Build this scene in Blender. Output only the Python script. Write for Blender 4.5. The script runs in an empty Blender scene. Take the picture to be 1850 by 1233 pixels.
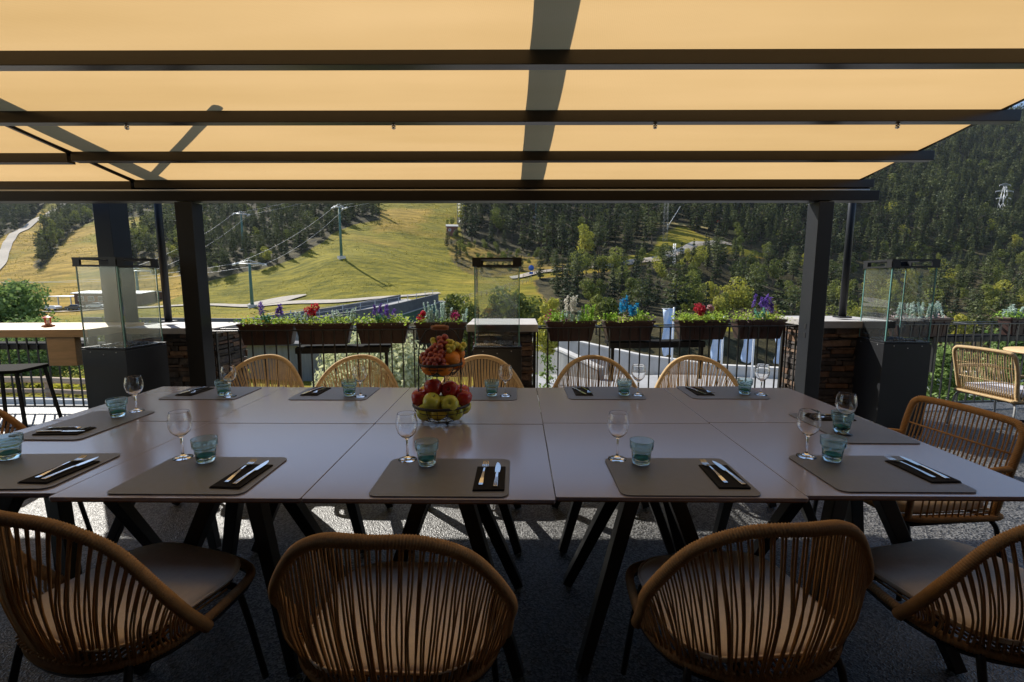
import bpy, bmesh, math, random
import numpy as np
from mathutils import Vector, Matrix, Euler
R = math.radians
scene = bpy.context.scene
COL = scene.collection

# ------------------------------------------------------------------ camera, sky, sun, exposure
cam_d = bpy.data.cameras.new("camera"); cam = bpy.data.objects.new("camera", cam_d); COL.objects.link(cam)
cam.location = (0, 0, 1.44); cam.rotation_euler = (R(90 - 7.35), 0, R(0.67))
cam_d.sensor_width = 36; cam_d.lens = 16.754; cam_d.clip_start = 0.05; cam_d.clip_end = 4000
scene.camera = cam
SUN_EL, SUN_AZ = 39.5, 43.0            # azimuth measured to the left of +Y
world = bpy.data.worlds.new("World"); scene.world = world; world.use_nodes = True
wn = world.node_tree.nodes; bgn = wn["Background"]
sky = wn.new("ShaderNodeTexSky"); sky.sky_type = 'NISHITA'; sky.sun_disc = False
sky.sun_elevation = R(SUN_EL); sky.sun_rotation = R(-SUN_AZ)
sky.air_density = 1.0; sky.dust_density = 0.6; sky.altitude = 1800
world.node_tree.links.new(sky.outputs[0], bgn.inputs[0]); bgn.inputs[1].default_value = 0.12
sd = bpy.data.lights.new("sun", 'SUN'); sd.energy = 5.0; sd.angle = R(0.53); sd.color = (1, .95, .86)
sun = bpy.data.objects.new("sun", sd); COL.objects.link(sun)
dsun = Vector((-math.sin(R(SUN_AZ)) * math.cos(R(SUN_EL)), math.cos(R(SUN_AZ)) * math.cos(R(SUN_EL)), math.sin(R(SUN_EL))))
sun.rotation_euler = dsun.to_track_quat('Z', 'Y').to_euler()
scene.view_settings.view_transform = 'Standard'; scene.view_settings.look = 'None'
scene.view_settings.exposure = 0.55; scene.view_settings.gamma = 1
scene.cycles.max_bounces = 10; scene.cycles.transparent_max_bounces = 24
scene.cycles.transmission_bounces = 10; scene.cycles.glossy_bounces = 4; scene.cycles.diffuse_bounces = 3
scene.cycles.caustics_refractive = False; scene.cycles.caustics_reflective = False

# ------------------------------------------------------------------ helpers
class MB:
    """collects primitives into one mesh"""
    def __init__(s): s.v = []; s.f = []; s.sm = []
    def add(s, vs, fs, smooth=False):
        o = len(s.v); s.v += [tuple(v) for v in vs]
        s.f += [tuple(i + o for i in f) for f in fs]; s.sm += [smooth] * len(fs); return s
    def box(s, c, d, rz=0, M=None):
        x, y, z = d[0] / 2, d[1] / 2, d[2] / 2
        vs = [Vector((i * x, j * y, k * z)) for i in (-1, 1) for j in (-1, 1) for k in (-1, 1)]
        if M is not None: vs = [M @ v for v in vs]
        if rz: vs = [Matrix.Rotation(rz, 3, 'Z') @ v for v in vs]
        vs = [v + Vector(c) for v in vs]
        return s.add(vs, [(0, 1, 3, 2), (4, 6, 7, 5), (0, 4, 5, 1), (2, 3, 7, 6), (0, 2, 6, 4), (1, 5, 7, 3)])
    def tube(s, pts, r, n=8, closed=False, caps=True, square=False):
        P = [Vector(p) for p in pts]; N = len(P)
        rr = r if hasattr(r, '__len__') else [r] * N
        up = None; vs = []; 
        for i in range(N):
            if closed: t = P[(i + 1) % N] - P[i - 1]
            else: t = P[min(i + 1, N - 1)] - P[max(i - 1, 0)]
            if t.length < 1e-9: t = Vector((0, 0, 1))
            t.normalize()
            if up is None:
                up = Vector((0, 0, 1)) if abs(t.z) < .9 else Vector((0, 1, 0))
            a = up - t * up.dot(t)
            if a.length < 1e-6: a = t.orthogonal()
            a.normalize(); b = t.cross(a); up = a
            for k in range(n):
                th = 2 * math.pi * (k + (.5 if square else 0)) / n
                vs.append(P[i] + (a * math.cos(th) + b * math.sin(th)) * rr[i])
        fs = []
        for i in range(N if closed else N - 1):
            j = (i + 1) % N
            for k in range(n):
                l = (k + 1) % n
                fs.append((i * n + k, i * n + l, j * n + l, j * n + k))
        if caps and not closed:
            fs.append(tuple(range(n - 1, -1, -1))); fs.append(tuple((N - 1) * n + k for k in range(n)))
        return s.add(vs, fs, not square)
    def lathe(s, prof, n=24, c=(0, 0, 0), facet=0):
        vs = []; fs = []
        for (r, z) in prof:
            for k in range(n):
                th = 2 * math.pi * k / n
                q = r * (1 + (facet * (1 if k % 2 else -1) if facet else 0))
                vs.append((c[0] + q * math.cos(th), c[1] + q * math.sin(th), c[2] + z))
        m = len(prof)
        for i in range(m - 1):
            for k in range(n):
                l = (k + 1) % n; fs.append((i * n + k, i * n + l, (i + 1) * n + l, (i + 1) * n + k))
        if prof[0][0] > 1e-5: fs.append(tuple(range(n - 1, -1, -1)))
        if prof[-1][0] > 1e-5: fs.append(tuple((m - 1) * n + k for k in range(n)))
        return s.add(vs, fs, True)
    def ball(s, c, r, n=12, m=8, sq=(1, 1, 1)):
        prof = [(max(1e-4, math.sin(math.pi * i / m)) , -math.cos(math.pi * i / m)) for i in range(m + 1)]
        vs = []; fs = []
        for (q, z) in prof:
            for k in range(n):
                th = 2 * math.pi * k / n
                vs.append((c[0] + r * sq[0] * q * math.cos(th), c[1] + r * sq[1] * q * math.sin(th), c[2] + r * sq[2] * z))
        for i in range(m):
            for k in range(n):
                l = (k + 1) % n; fs.append((i * n + k, i * n + l, (i + 1) * n + l, (i + 1) * n + k))
        return s.add(vs, fs, True)
    def prism(s, pts, z0, z1):
        n = len(pts); vs = [(p[0], p[1], z0) for p in pts] + [(p[0], p[1], z1) for p in pts]
        fs = [tuple(range(n - 1, -1, -1)), tuple(range(n, 2 * n))] + [(i, (i + 1) % n, n + (i + 1) % n, n + i) for i in range(n)]
        return s.add(vs, fs)
    def strip(s, pts, ws, th, side=Vector((1, 0, 0))):
        """flat bar along pts, widths ws, thickness th"""
        vs = []; N = len(pts)
        for i, p in enumerate(pts):
            p = Vector(p); t = (Vector(pts[min(i + 1, N - 1)]) - Vector(pts[max(i - 1, 0)])).normalized()
            nrm = side.cross(t).normalized(); w = ws[i] / 2
            vs += [p - side * w - nrm * th / 2, p + side * w - nrm * th / 2, p + side * w + nrm * th / 2, p - side * w + nrm * th / 2]
        fs = [(3, 2, 1, 0), tuple(4 * (N - 1) + k for k in range(4))]
        for i in range(N - 1):
            for k in range(4):
                l = (k + 1) % 4; fs.append((4 * i + k, 4 * i + l, 4 * i + 4 + l, 4 * i + 4 + k))
        return s.add(vs, fs, False)
    def build(s, name, m, parent=None, bevel=0, loc=None, auto=False):
        me = bpy.data.meshes.new(name); me.from_pydata(s.v, [], s.f)
        me.polygons.foreach_set('use_smooth', s.sm); me.materials.append(m)
        bm = bmesh.new(); bm.from_mesh(me); bmesh.ops.recalc_face_normals(bm, faces=bm.faces); bm.to_mesh(me); bm.free()
        o = bpy.data.objects.new(name, me); COL.objects.link(o)
        if loc: o.location = loc
        if parent: o.parent = parent
        if bevel:
            b = o.modifiers.new('bevel', 'BEVEL'); b.width = bevel; b.segments = 2; b.limit_method = 'ANGLE'; b.angle_limit = R(40)
        return o

def npmesh(name, V, F, m, parent=None, smooth=False):
    """V (n,3), F (m,k) arrays"""
    me = bpy.data.meshes.new(name); V = np.asarray(V, np.float32); F = np.asarray(F, np.int32); k = F.shape[1]
    me.vertices.add(len(V)); me.vertices.foreach_set('co', V.ravel())
    me.loops.add(F.size); me.loops.foreach_set('vertex_index', F.ravel())
    me.polygons.add(len(F)); me.polygons.foreach_set('loop_start', np.arange(0, F.size, k, dtype=np.int32))
    me.polygons.foreach_set('loop_total', np.full(len(F), k, np.int32))
    me.polygons.foreach_set('use_smooth', np.full(len(F), smooth))
    me.update(calc_edges=True); me.validate(); me.materials.append(m)
    o = bpy.data.objects.new(name, me); COL.objects.link(o)
    if parent: o.parent = parent
    return o

def tag(o, label=None, cat=None, group=None, kind=None):
    if label: o['label'] = label
    if cat: o['category'] = cat
    if group: o['group'] = group
    if kind: o['kind'] = kind
    return o
def thing(name, label, cat, loc=(0, 0, 0), rz=0, group=None):
    o = bpy.data.objects.new(name, None); COL.objects.link(o); o.location = loc; o.rotation_euler = (0, 0, rz)
    o.empty_display_size = .1
    return tag(o, label, cat, group)
def kids(o): return [c for c in bpy.data.objects if c.parent == o]
KID = {}
def dup(root, loc, rz=0, label=None, scale=None, group=None):
    if root.name not in KID:
        KID[root.name] = [(c, kids(c)) for c in kids(root)]
    r = root.copy(); COL.objects.link(r); r.location = loc; r.rotation_euler = (0, 0, rz)
    if scale: r.scale = scale
    if label: r['label'] = label
    if group: r['group'] = group
    for ch, gs in KID[root.name]:
        c = ch.copy(); COL.objects.link(c); c.parent = r
        for g in gs:
            d = g.copy(); COL.objects.link(d); d.parent = c
    return r

def catmull(P, n=8, closed=False):
    P = [Vector(p) for p in P]; out = []; N = len(P)
    rng = N if closed else N - 1
    for i in range(rng):
        if closed: a, b, c, d = P[i - 1], P[i], P[(i + 1) % N], P[(i + 2) % N]
        else: a, b, c, d = P[max(i - 1, 0)], P[i], P[i + 1], P[min(i + 2, N - 1)]
        for k in range(n):
            t = k / n
            out.append(.5 * ((2 * b) + (c - a) * t + (2 * a - 5 * b + 4 * c - d) * t * t + (-a + 3 * b - 3 * c + d) * t ** 3))
    if not closed: out.append(P[-1])
    return out
def resample(P, step=None, n=None, closed=False):
    Q = list(P) + ([P[0]] if closed else [])
    L = [0]
    for i in range(1, len(Q)): L.append(L[-1] + (Q[i] - Q[i - 1]).length)
    if n is None: n = max(2, int(L[-1] / step))
    out = []; j = 0
    for i in range(n if closed else n + 1):
        s = L[-1] * i / n
        while j < len(L) - 2 and L[j + 1] < s: j += 1
        t = (s - L[j]) / max(1e-9, L[j + 1] - L[j]); out.append(Q[j].lerp(Q[j + 1], t))
    return out
def rounded(w, d, r, n=6):
    pts = []
    for cx, cy, a0 in ((w / 2 - r, d / 2 - r, 0), (-w / 2 + r, d / 2 - r, 90), (-w / 2 + r, -d / 2 + r, 180), (w / 2 - r, -d / 2 + r, 270)):
        for i in range(n + 1):
            a = R(a0 + 90 * i / n); pts.append((cx + r * math.cos(a), cy + r * math.sin(a)))
    return pts

# ------------------------------------------------------------------ materials
def mat(name, col, rough=.5, metal=0, spec=.5, var=0, vscale=8, bump=0, bscale=60, col2=None, coat=0, rvar=0, vstretch=None):
    m = bpy.data.materials.new(name); m.use_nodes = True; N = m.node_tree.nodes; L = m.node_tree.links
    b = N['Principled BSDF']; b.inputs['Base Color'].default_value = (*col, 1); b.inputs['Roughness'].default_value = rough
    b.inputs['Metallic'].default_value = metal; b.inputs['Specular IOR Level'].default_value = spec; b.inputs['Coat Weight'].default_value = coat
    tc = N.new('ShaderNodeTexCoord'); vec = tc.outputs['Object']
    if vstretch:
        mp = N.new('ShaderNodeMapping'); mp.inputs['Scale'].default_value = vstretch; L.new(vec, mp.inputs[0]); vec = mp.outputs[0]
    if var or col2:
        n = N.new('ShaderNodeTexNoise'); n.inputs['Scale'].default_value = vscale; n.inputs['Detail'].default_value = 6; n.inputs['Roughness'].default_value = .65
        L.new(vec, n.inputs['Vector']); mr = N.new('ShaderNodeMapRange'); mr.inputs[1].default_value = .3; mr.inputs[2].default_value = .7
        L.new(n.outputs[0], mr.inputs[0])
        mx = N.new('ShaderNodeMix'); mx.data_type = 'RGBA'; L.new(mr.outputs[0], mx.inputs[0])
        c2 = col2 or tuple(c * (1 + var) for c in col); c1 = col if col2 else tuple(c * (1 - var) for c in col)
        mx.inputs[6].default_value = (*c1, 1); mx.inputs[7].default_value = (*c2, 1); L.new(mx.outputs[2], b.inputs['Base Color'])
        if rvar:
            r2 = N.new('ShaderNodeMapRange'); r2.inputs[3].default_value = rough - rvar; r2.inputs[4].default_value = rough + rvar
            L.new(n.outputs[0], r2.inputs[0]); L.new(r2.outputs[0], b.inputs['Roughness'])
    if bump:
        n2 = N.new('ShaderNodeTexNoise'); n2.inputs['Scale'].default_value = bscale; n2.inputs['Detail'].default_value = 4; L.new(vec, n2.inputs['Vector'])
        bp = N.new('ShaderNodeBump'); bp.inputs['Strength'].default_value = bump; bp.inputs['Distance'].default_value = .01
        L.new(n2.outputs[0], bp.inputs['Height']); L.new(bp.outputs[0], b.inputs['Normal'])
    m.diffuse_color = (*col, 1)
    return m
def glass(name, col=(1, 1, 1), rough=0, ior=1.45):
    m = bpy.data.materials.new(name); m.use_nodes = True; b = m.node_tree.nodes['Principled BSDF']
    b.inputs['Base Color'].default_value = (*col, 1); b.inputs['Transmission Weight'].default_value = 1
    b.inputs['Roughness'].default_value = rough; b.inputs['IOR'].default_value = ior; return m
M = {}
M['steel_dark'] = mat('painted dark metal', (.012, .010, .009), .42, 0, .3, var=.12, vscale=5, bump=.03, bscale=300)
M['post'] = mat('painted charcoal post', (.020, .022, .027), .42, 0, .3, var=.1, vscale=4)
M['rail'] = mat('black rail paint', (.02, .02, .021), .38, 0, .6, var=.1, vscale=20)
M['black'] = mat('matt black metal', (.012, .012, .013), .5, 0, .5, var=.15, vscale=6)
M['shelf'] = mat('dull black board', (.012, .012, .012), .9, 0, .1)
M['alu'] = mat('grey aluminium', (.4, .4, .4), .4, .8)
M['beam'] = mat('brown grey beam', (.030, .023, .017), .28, .2, .5, var=.1, vscale=6)
M['heater'] = mat('heater black steel', (.014, .015, .018), .45, 0, .5, var=.15, vscale=9, rvar=.06)
M['laminate'] = mat('taupe laminate', (.31, .285, .33), .21, 0, 1.0, coat=.55)
M['laminate'].node_tree.nodes['Principled BSDF'].inputs['Coat Roughness'].default_value = .14
M['edge'] = mat('brown edge', (.10, .05, .03), .5)
M['placemat'] = mat('grey placemat vinyl', (.11, .113, .125), .40, 0, .7, var=.06, vscale=30, bump=.06, bscale=700)
M['napkin'] = mat('black paper napkin', (.012, .011, .011), .9, 0, .2, bump=.2, bscale=900)
M['cutlery'] = mat('polished steel', (.75, .73, .70), .12, 1)
M['wineglass'] = glass('clear glass', (1, 1, 1), 0, 1.45)
M['tumbler'] = glass('aqua glass', (.78, .955, 1.0), 0, 1.45)
M['tumbler_base'] = glass('aqua glass base', (.12, .80, .94), 0.02, 1.4)
M['pane'] = glass('heater glass', (.97, 1, .99), 0, 1.6)
M['tumbler_base'] = glass('aqua glass base', (.12, .78, 1.0), 0.02, 1.4)
def veil(m, c, f):
    N = m.node_tree.nodes; L = m.node_tree.links; b = N['Principled BSDF']; out = N['Material Output']
    d = N.new('ShaderNodeBsdfDiffuse'); d.inputs[0].default_value = (*c, 1); t = N.new('ShaderNodeBsdfTranslucent'); t.inputs[0].default_value = (*c, 1); a = N.new('ShaderNodeMixShader'); L.new(d.outputs[0], a.inputs[1]); L.new(t.outputs[0], a.inputs[2])
    x = N.new('ShaderNodeMixShader'); x.inputs[0].default_value = f; L.new(b.outputs[0], x.inputs[1]); L.new(a.outputs[0], x.inputs[2]); L.new(x.outputs[0], out.inputs[0])
veil(M['pane'], (.8, .85, .85), .045); veil(M['tumbler'], (.45, .92, 1.0), .10); veil(M['tumbler_base'], (.10, .80, 1.0), .65)  # diffuse veil stands in for refracted glow in tumblers and reflective haze on panes
M['pane_edge'] = mat('green glass edge', (.16, .36, .33), .15, 0, .8)
M['cushion'] = mat('beige cushion fabric', (.84, .70, .53), .9, 0, .2, var=.05, vscale=50, bump=.15, bscale=900)
M['cushion_w'] = mat('pale cushion fabric', (.55, .55, .60), .9, 0, .2, var=.05, vscale=50, bump=.15, bscale=900)
M['tub'] = mat('brown plastic tub', (.07, .038, .032), .45, 0, .5, var=.15, vscale=14)
M['soil'] = mat('dark soil', (.03, .02, .015), .95, var=.3, vscale=50)
M['wood'] = mat('varnished pine', (.62, .42, .22), .45, 0, .4, var=.16, vscale=5, vstretch=(1, 12, 12), bump=.03, bscale=60)
M['fence_wood'] = mat('weathered fence wood', (.42, .30, .20), .8, var=.25, vscale=3, vstretch=(1, 6, 6))
M['capstone'] = mat('pale slab', (.46, .44, .42), .7, var=.12, vscale=9, bump=.1, bscale=80)
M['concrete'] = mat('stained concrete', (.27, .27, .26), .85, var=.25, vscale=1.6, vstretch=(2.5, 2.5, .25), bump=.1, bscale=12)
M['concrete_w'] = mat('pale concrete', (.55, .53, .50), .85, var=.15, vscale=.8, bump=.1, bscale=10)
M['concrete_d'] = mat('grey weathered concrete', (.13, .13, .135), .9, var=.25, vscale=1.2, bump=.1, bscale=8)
M['teal'] = mat('teal girder paint', (.02, .16, .16), .5, var=.1, vscale=1)
M['pylon'] = mat('pylon green paint', (.05, .14, .11), .5)
M['galv'] = mat('galvanised steel', (.5, .52, .54), .45, .5)
M['white'] = mat('white paint', (.75, .75, .75), .5)
M['lodge_wood'] = mat('dark lodge timber', (.10, .05, .03), .8, var=.3, vscale=1)
M['orange_wood'] = mat('orange timber', (.30, .12, .05), .8, var=.2, vscale=1)
M['redshed'] = mat('red brown boards', (.16, .05, .04), .8, var=.2, vscale=2)
M['roofw'] = mat('pale roof sheet', (.6, .6, .62), .5)
M['wglass'] = mat('dark window', (.03, .035, .04), .1, 0, .8)
M['carw'] = mat('white car paint', (.7, .7, .7), .3, coat=.5); M['card'] = mat('dark car paint', (.05, .06, .07), .3, coat=.5)
M['tyre'] = mat('tyre rubber', (.02, .02, .02), .9)
M['blue'] = mat('blue sign', (.03, .12, .5), .5)
M['red'] = mat('red paint', (.5, .03, .02), .5)
M['apple_r'] = mat('red apple skin', (.33, .015, .02), .25, 0, .5, col2=(.50, .05, .03), vscale=14)
M['apple_g'] = mat('yellow green apple skin', (.42, .47, .05), .25, 0, .5, col2=(.58, .56, .10), vscale=12)
M['orange'] = mat('orange peel', (.78, .24, .015), .42, 0, .5, var=.06, vscale=20, bump=.25, bscale=260)
M['lemon'] = mat('lemon peel', (.72, .52, .04), .4, 0, .5, var=.05, vscale=20, bump=.2, bscale=220)
M['stem'] = mat('fruit stem', (.22, .17, .06), .8)
M['handle_wood'] = mat('turned wood grip', (.30, .12, .05), .4, var=.2, vscale=30)
def grape(name, c):
    m = mat(name, c, .3, 0, .5, var=.2, vscale=25); b = m.node_tree.nodes['Principled BSDF']
    b.inputs['Subsurface Weight'].default_value = .35; b.inputs['Subsurface Radius'].default_value = (.01, .004, .002); return m
M['grape_r'] = grape('red grape skin', (.33, .06, .04)); M['grape_g'] = grape('yellow grape skin', (.55, .48, .06))
M['bark'] = mat('grey bark', (.10, .075, .055), .95, var=.3, vscale=8)

def rope_mat(name, col):
    m = mat(name, col, .72, 0, .3, var=.14, vscale=40, bump=.3, bscale=700); return m
M['rope'] = rope_mat('tan rope', (.44, .245, .095))
M['ropelight'] = rope_mat('straw rope', (.55, .40, .22))

def fabric_mat():
    m = bpy.data.materials.new('awning canvas'); m.use_nodes = True; N = m.node_tree.nodes; L = m.node_tree.links
    N.remove(N['Principled BSDF']); out = N['Material Output']
    tc = N.new('ShaderNodeTexCoord')
    def wave(rot, sc):
        mp = N.new('ShaderNodeMapping'); mp.inputs['Rotation'].default_value = (0, 0, rot); L.new(tc.outputs['Object'], mp.inputs[0])
        w = N.new('ShaderNodeTexWave'); w.inputs['Scale'].default_value = sc; w.inputs['Distortion'].default_value = .6; w.inputs['Detail'].default_value = 1
        L.new(mp.outputs[0], w.inputs[0]); return w
    w1 = wave(R(8), 38); w2 = wave(R(98), 38)
    add = N.new('ShaderNodeMath'); L.new(w1.outputs[1], add.inputs[0]); L.new(w2.outputs[1], add.inputs[1])
    no = N.new('ShaderNodeTexNoise'); no.inputs['Scale'].default_value = 1.1; no.inputs['Detail'].default_value = 5; mpn = N.new('ShaderNodeMapping'); mpn.inputs['Scale'].default_value = (.35, 2.6, 1); L.new(tc.outputs['Object'], mpn.inputs[0]); L.new(mpn.outputs[0], no.inputs[0])
    ad2 = N.new('ShaderNodeMath'); ad2.operation = 'MULTIPLY_ADD'; ad2.inputs[1].default_value = .17; L.new(add.outputs[0], ad2.inputs[0]); L.new(no.outputs[0], ad2.inputs[2])
    cr = N.new('ShaderNodeMix'); cr.data_type = 'RGBA'; L.new(ad2.outputs[0], cr.inputs[0])
    cr.inputs[6].default_value = (.45, .28, .10, 1); cr.inputs[7].default_value = (.64, .425, .195, 1)
    t = N.new('ShaderNodeBsdfTranslucent'); d = N.new('ShaderNodeBsdfDiffuse'); mx = N.new('ShaderNodeMixShader'); mx.inputs[0].default_value = .25
    L.new(cr.outputs[2], t.inputs[0]); d.inputs[0].default_value = (.55, .45, .33, 1)
    L.new(t.outputs[0], mx.inputs[1]); L.new(d.outputs[0], mx.inputs[2]); L.new(mx.outputs[0], out.inputs[0])
    return m
M['fabric'] = fabric_mat()

def gravel_mat():
    m = bpy.data.materials.new('exposed aggregate paving'); m.use_nodes = True; N = m.node_tree.nodes; L = m.node_tree.links; b = N['Principled BSDF']
    tc = N.new('ShaderNodeTexCoord'); v = N.new('ShaderNodeTexVoronoi'); v.inputs['Scale'].default_value = 130; L.new(tc.outputs['Object'], v.inputs[0])
    n = N.new('ShaderNodeTexNoise'); n.inputs['Scale'].default_value = 1.5; n.inputs['Detail'].default_value = 8; L.new(tc.outputs['Object'], n.inputs[0])
    bw = N.new('ShaderNodeRGBToBW'); L.new(v.outputs['Color'], bw.inputs[0])
    mr = N.new('ShaderNodeMapRange'); L.new(bw.outputs[0], mr.inputs[0]); mr.inputs[1].default_value = .35; mr.inputs[2].default_value = .75; mr.inputs[3].default_value = .003; mr.inputs[4].default_value = .18
    mu = N.new('ShaderNodeMath'); mu.operation = 'MULTIPLY'; L.new(mr.outputs[0], mu.inputs[0])
    mr2 = N.new('ShaderNodeMapRange'); L.new(n.outputs[0], mr2.inputs[0]); mr2.inputs[1].default_value = .3; mr2.inputs[2].default_value = .7; mr2.inputs[3].default_value = .75; mr2.inputs[4].default_value = 1.15
    L.new(mr2.outputs[0], mu.inputs[1]); co = N.new('ShaderNodeCombineColor')
    for i in range(3): L.new(mu.outputs[0], co.inputs[i])
    L.new(co.outputs[0], b.inputs['Base Color']); b.inputs['Roughness'].default_value = .42; b.inputs['Specular IOR Level'].default_value = .8
    bp = N.new('ShaderNodeBump'); bp.inputs['Strength'].default_value = .8; bp.inputs['Distance'].default_value = .004; L.new(v.outputs[0], bp.inputs['Height']); L.new(bp.outputs[0], b.inputs['Normal'])
    return m
M['gravel'] = gravel_mat()

def stone_mat():
    m = bpy.data.materials.new('dry stone'); m.use_nodes = True; N = m.node_tree.nodes; L = m.node_tree.links; b = N['Principled BSDF']
    oi = N.new('ShaderNodeNewGeometry'); cr = N.new('ShaderNodeValToRGB'); L.new(oi.outputs['Random Per Island'], cr.inputs[0])
    e = cr.color_ramp.elements; e[0].color = (.045, .036, .032, 1); e[1].color = (.18, .12, .08, 1); x = e.new(.5); x.color = (.09, .07, .06, 1); x = e.new(.8); x.color = (.19, .10, .055, 1)
    tc = N.new('ShaderNodeTexCoord'); n = N.new('ShaderNodeTexNoise'); n.inputs['Scale'].default_value = 22; n.inputs['Detail'].default_value = 8; L.new(tc.outputs['Object'], n.inputs[0])
    mx = N.new('ShaderNodeMix'); mx.data_type = 'RGBA'; mx.blend_type = 'OVERLAY'; mx.inputs[0].default_value = .8; L.new(cr.outputs[0], mx.inputs[6]); L.new(n.outputs[0], mx.inputs[7])
    L.new(mx.outputs[2], b.inputs['Base Color']); b.inputs['Roughness'].default_value = .8
    bp = N.new('ShaderNodeBump'); bp.inputs['Strength'].default_value = .7; bp.inputs['Distance'].default_value = .02; L.new(n.outputs[0], bp.inputs['Height']); L.new(bp.outputs[0], b.inputs['Normal'])
    return m
M['stone'] = stone_mat()

def leaf_mat(name, c1, c2, scale=.12, trans=.3, c3=None, rough=.55):
    """foliage: colour drifts from plant to plant, and from leaf to leaf"""
    m = bpy.data.materials.new(name); m.use_nodes = True; N = m.node_tree.nodes; L = m.node_tree.links
    N.remove(N['Principled BSDF']); out = N['Material Output']
    g = N.new('ShaderNodeNewGeometry'); oi = N.new('ShaderNodeObjectInfo')
    n = N.new('ShaderNodeTexNoise'); n.inputs['Scale'].default_value = scale; n.inputs['Detail'].default_value = 3; L.new(g.outputs['Position'], n.inputs[0])
    mr = N.new('ShaderNodeMapRange'); mr.inputs[1].default_value = .35; mr.inputs[2].default_value = .65; L.new(n.outputs[0], mr.inputs[0])
    a = N.new('ShaderNodeMath'); a.operation = 'MULTIPLY_ADD'; a.inputs[1].default_value = .5; L.new(mr.outputs[0], a.inputs[0])
    a2 = N.new('ShaderNodeMath'); a2.operation = 'MULTIPLY'; a2.inputs[1].default_value = .25; L.new(oi.outputs['Random'], a2.inputs[0]); L.new(a2.outputs[0], a.inputs[2])
    a3 = N.new('ShaderNodeMath'); a3.operation = 'MULTIPLY_ADD'; a3.inputs[1].default_value = .35; L.new(g.outputs['Random Per Island'], a3.inputs[0]); L.new(a.outputs[0], a3.inputs[2])
    cr = N.new('ShaderNodeValToRGB'); L.new(a3.outputs[0], cr.inputs[0]); e = cr.color_ramp.elements
    e[0].position = .1; e[0].color = (*c1, 1); e[1].position = .9; e[1].color = (*c2, 1)
    if c3: x = e.new(1.0); x.color = (*c3, 1)
    d = N.new('ShaderNodeBsdfDiffuse'); t = N.new('ShaderNodeBsdfTranslucent'); mx = N.new('ShaderNodeMixShader'); mx.inputs[0].default_value = trans
    L.new(cr.outputs[0], d.inputs[0]); L.new(cr.outputs[0], t.inputs[0]); L.new(d.outputs[0], mx.inputs[1]); L.new(t.outputs[0], mx.inputs[2])
    gl = N.new('ShaderNodeBsdfGlossy'); gl.inputs['Roughness'].default_value = rough; gl.inputs[0].default_value = (.5, .5, .5, 1)
    m2 = N.new('ShaderNodeMixShader'); m2.inputs[0].default_value = .04; L.new(mx.outputs[0], m2.inputs[1]); L.new(gl.outputs[0], m2.inputs[2]); L.new(m2.outputs[0], out.inputs[0])
    return m
M['needles'] = leaf_mat('pine needles', (.010, .026, .018), (.135, .155, .05), .13, .30)
M['leaf_green'] = leaf_mat('green leaves', (.05, .08, .015), (.26, .28, .05), .1, .4)
M['leaf_yellow'] = leaf_mat('yellowing leaves', (.26, .28, .04), (.50, .46, .07), .15, .45)
M['leaf_pale'] = leaf_mat('silvery willow leaves', (.36, .40, .18), (.70, .70, .42), 1.5, .4)
M['leaf_bright'] = leaf_mat('bright shrub leaves', (.10, .18, .04), (.28, .38, .12), 1.2, .4)
M['leaf_red'] = leaf_mat('reddening leaves', (.20, .04, .03), (.35, .10, .05), .2, .3)
M['fl_green'] = leaf_mat('fresh green foliage', (.16, .34, .03), (.58, .68, .12), 12, .45)
M['fl_lime'] = leaf_mat('lime fern foliage', (.22, .42, .04), (.42, .60, .10), 12, .45)
M['fl_silver'] = leaf_mat('silver foliage', (.38, .54, .46), (.70, .80, .72), 12, .3)
M['fl_jade'] = leaf_mat('jade foliage', (.08, .36, .24), (.25, .52, .40), 12, .3)
M['fl_red'] = leaf_mat('crimson petals', (.45, .01, .04), (.70, .06, .10), 20, .25)
M['fl_magenta'] = leaf_mat('magenta petals', (.32, .01, .10), (.60, .05, .22), 20, .25)
M['fl_purple'] = leaf_mat('purple spikes', (.13, .06, .35), (.28, .16, .60), 20, .25)
M['fl_blue'] = leaf_mat('turquoise spikes', (.01, .22, .50), (.04, .48, .72), 20, .25)
M['fl_white'] = leaf_mat('white blossoms', (.62, .60, .50), (.85, .82, .74), 20, .3)
M['fl_pink'] = leaf_mat('pale pink blossoms', (.60, .35, .35), (.80, .62, .58), 20, .3)
M['fl_yellow'] = leaf_mat('yellow blossoms', (.60, .50, .05), (.80, .70, .15), 20, .3)

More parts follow.
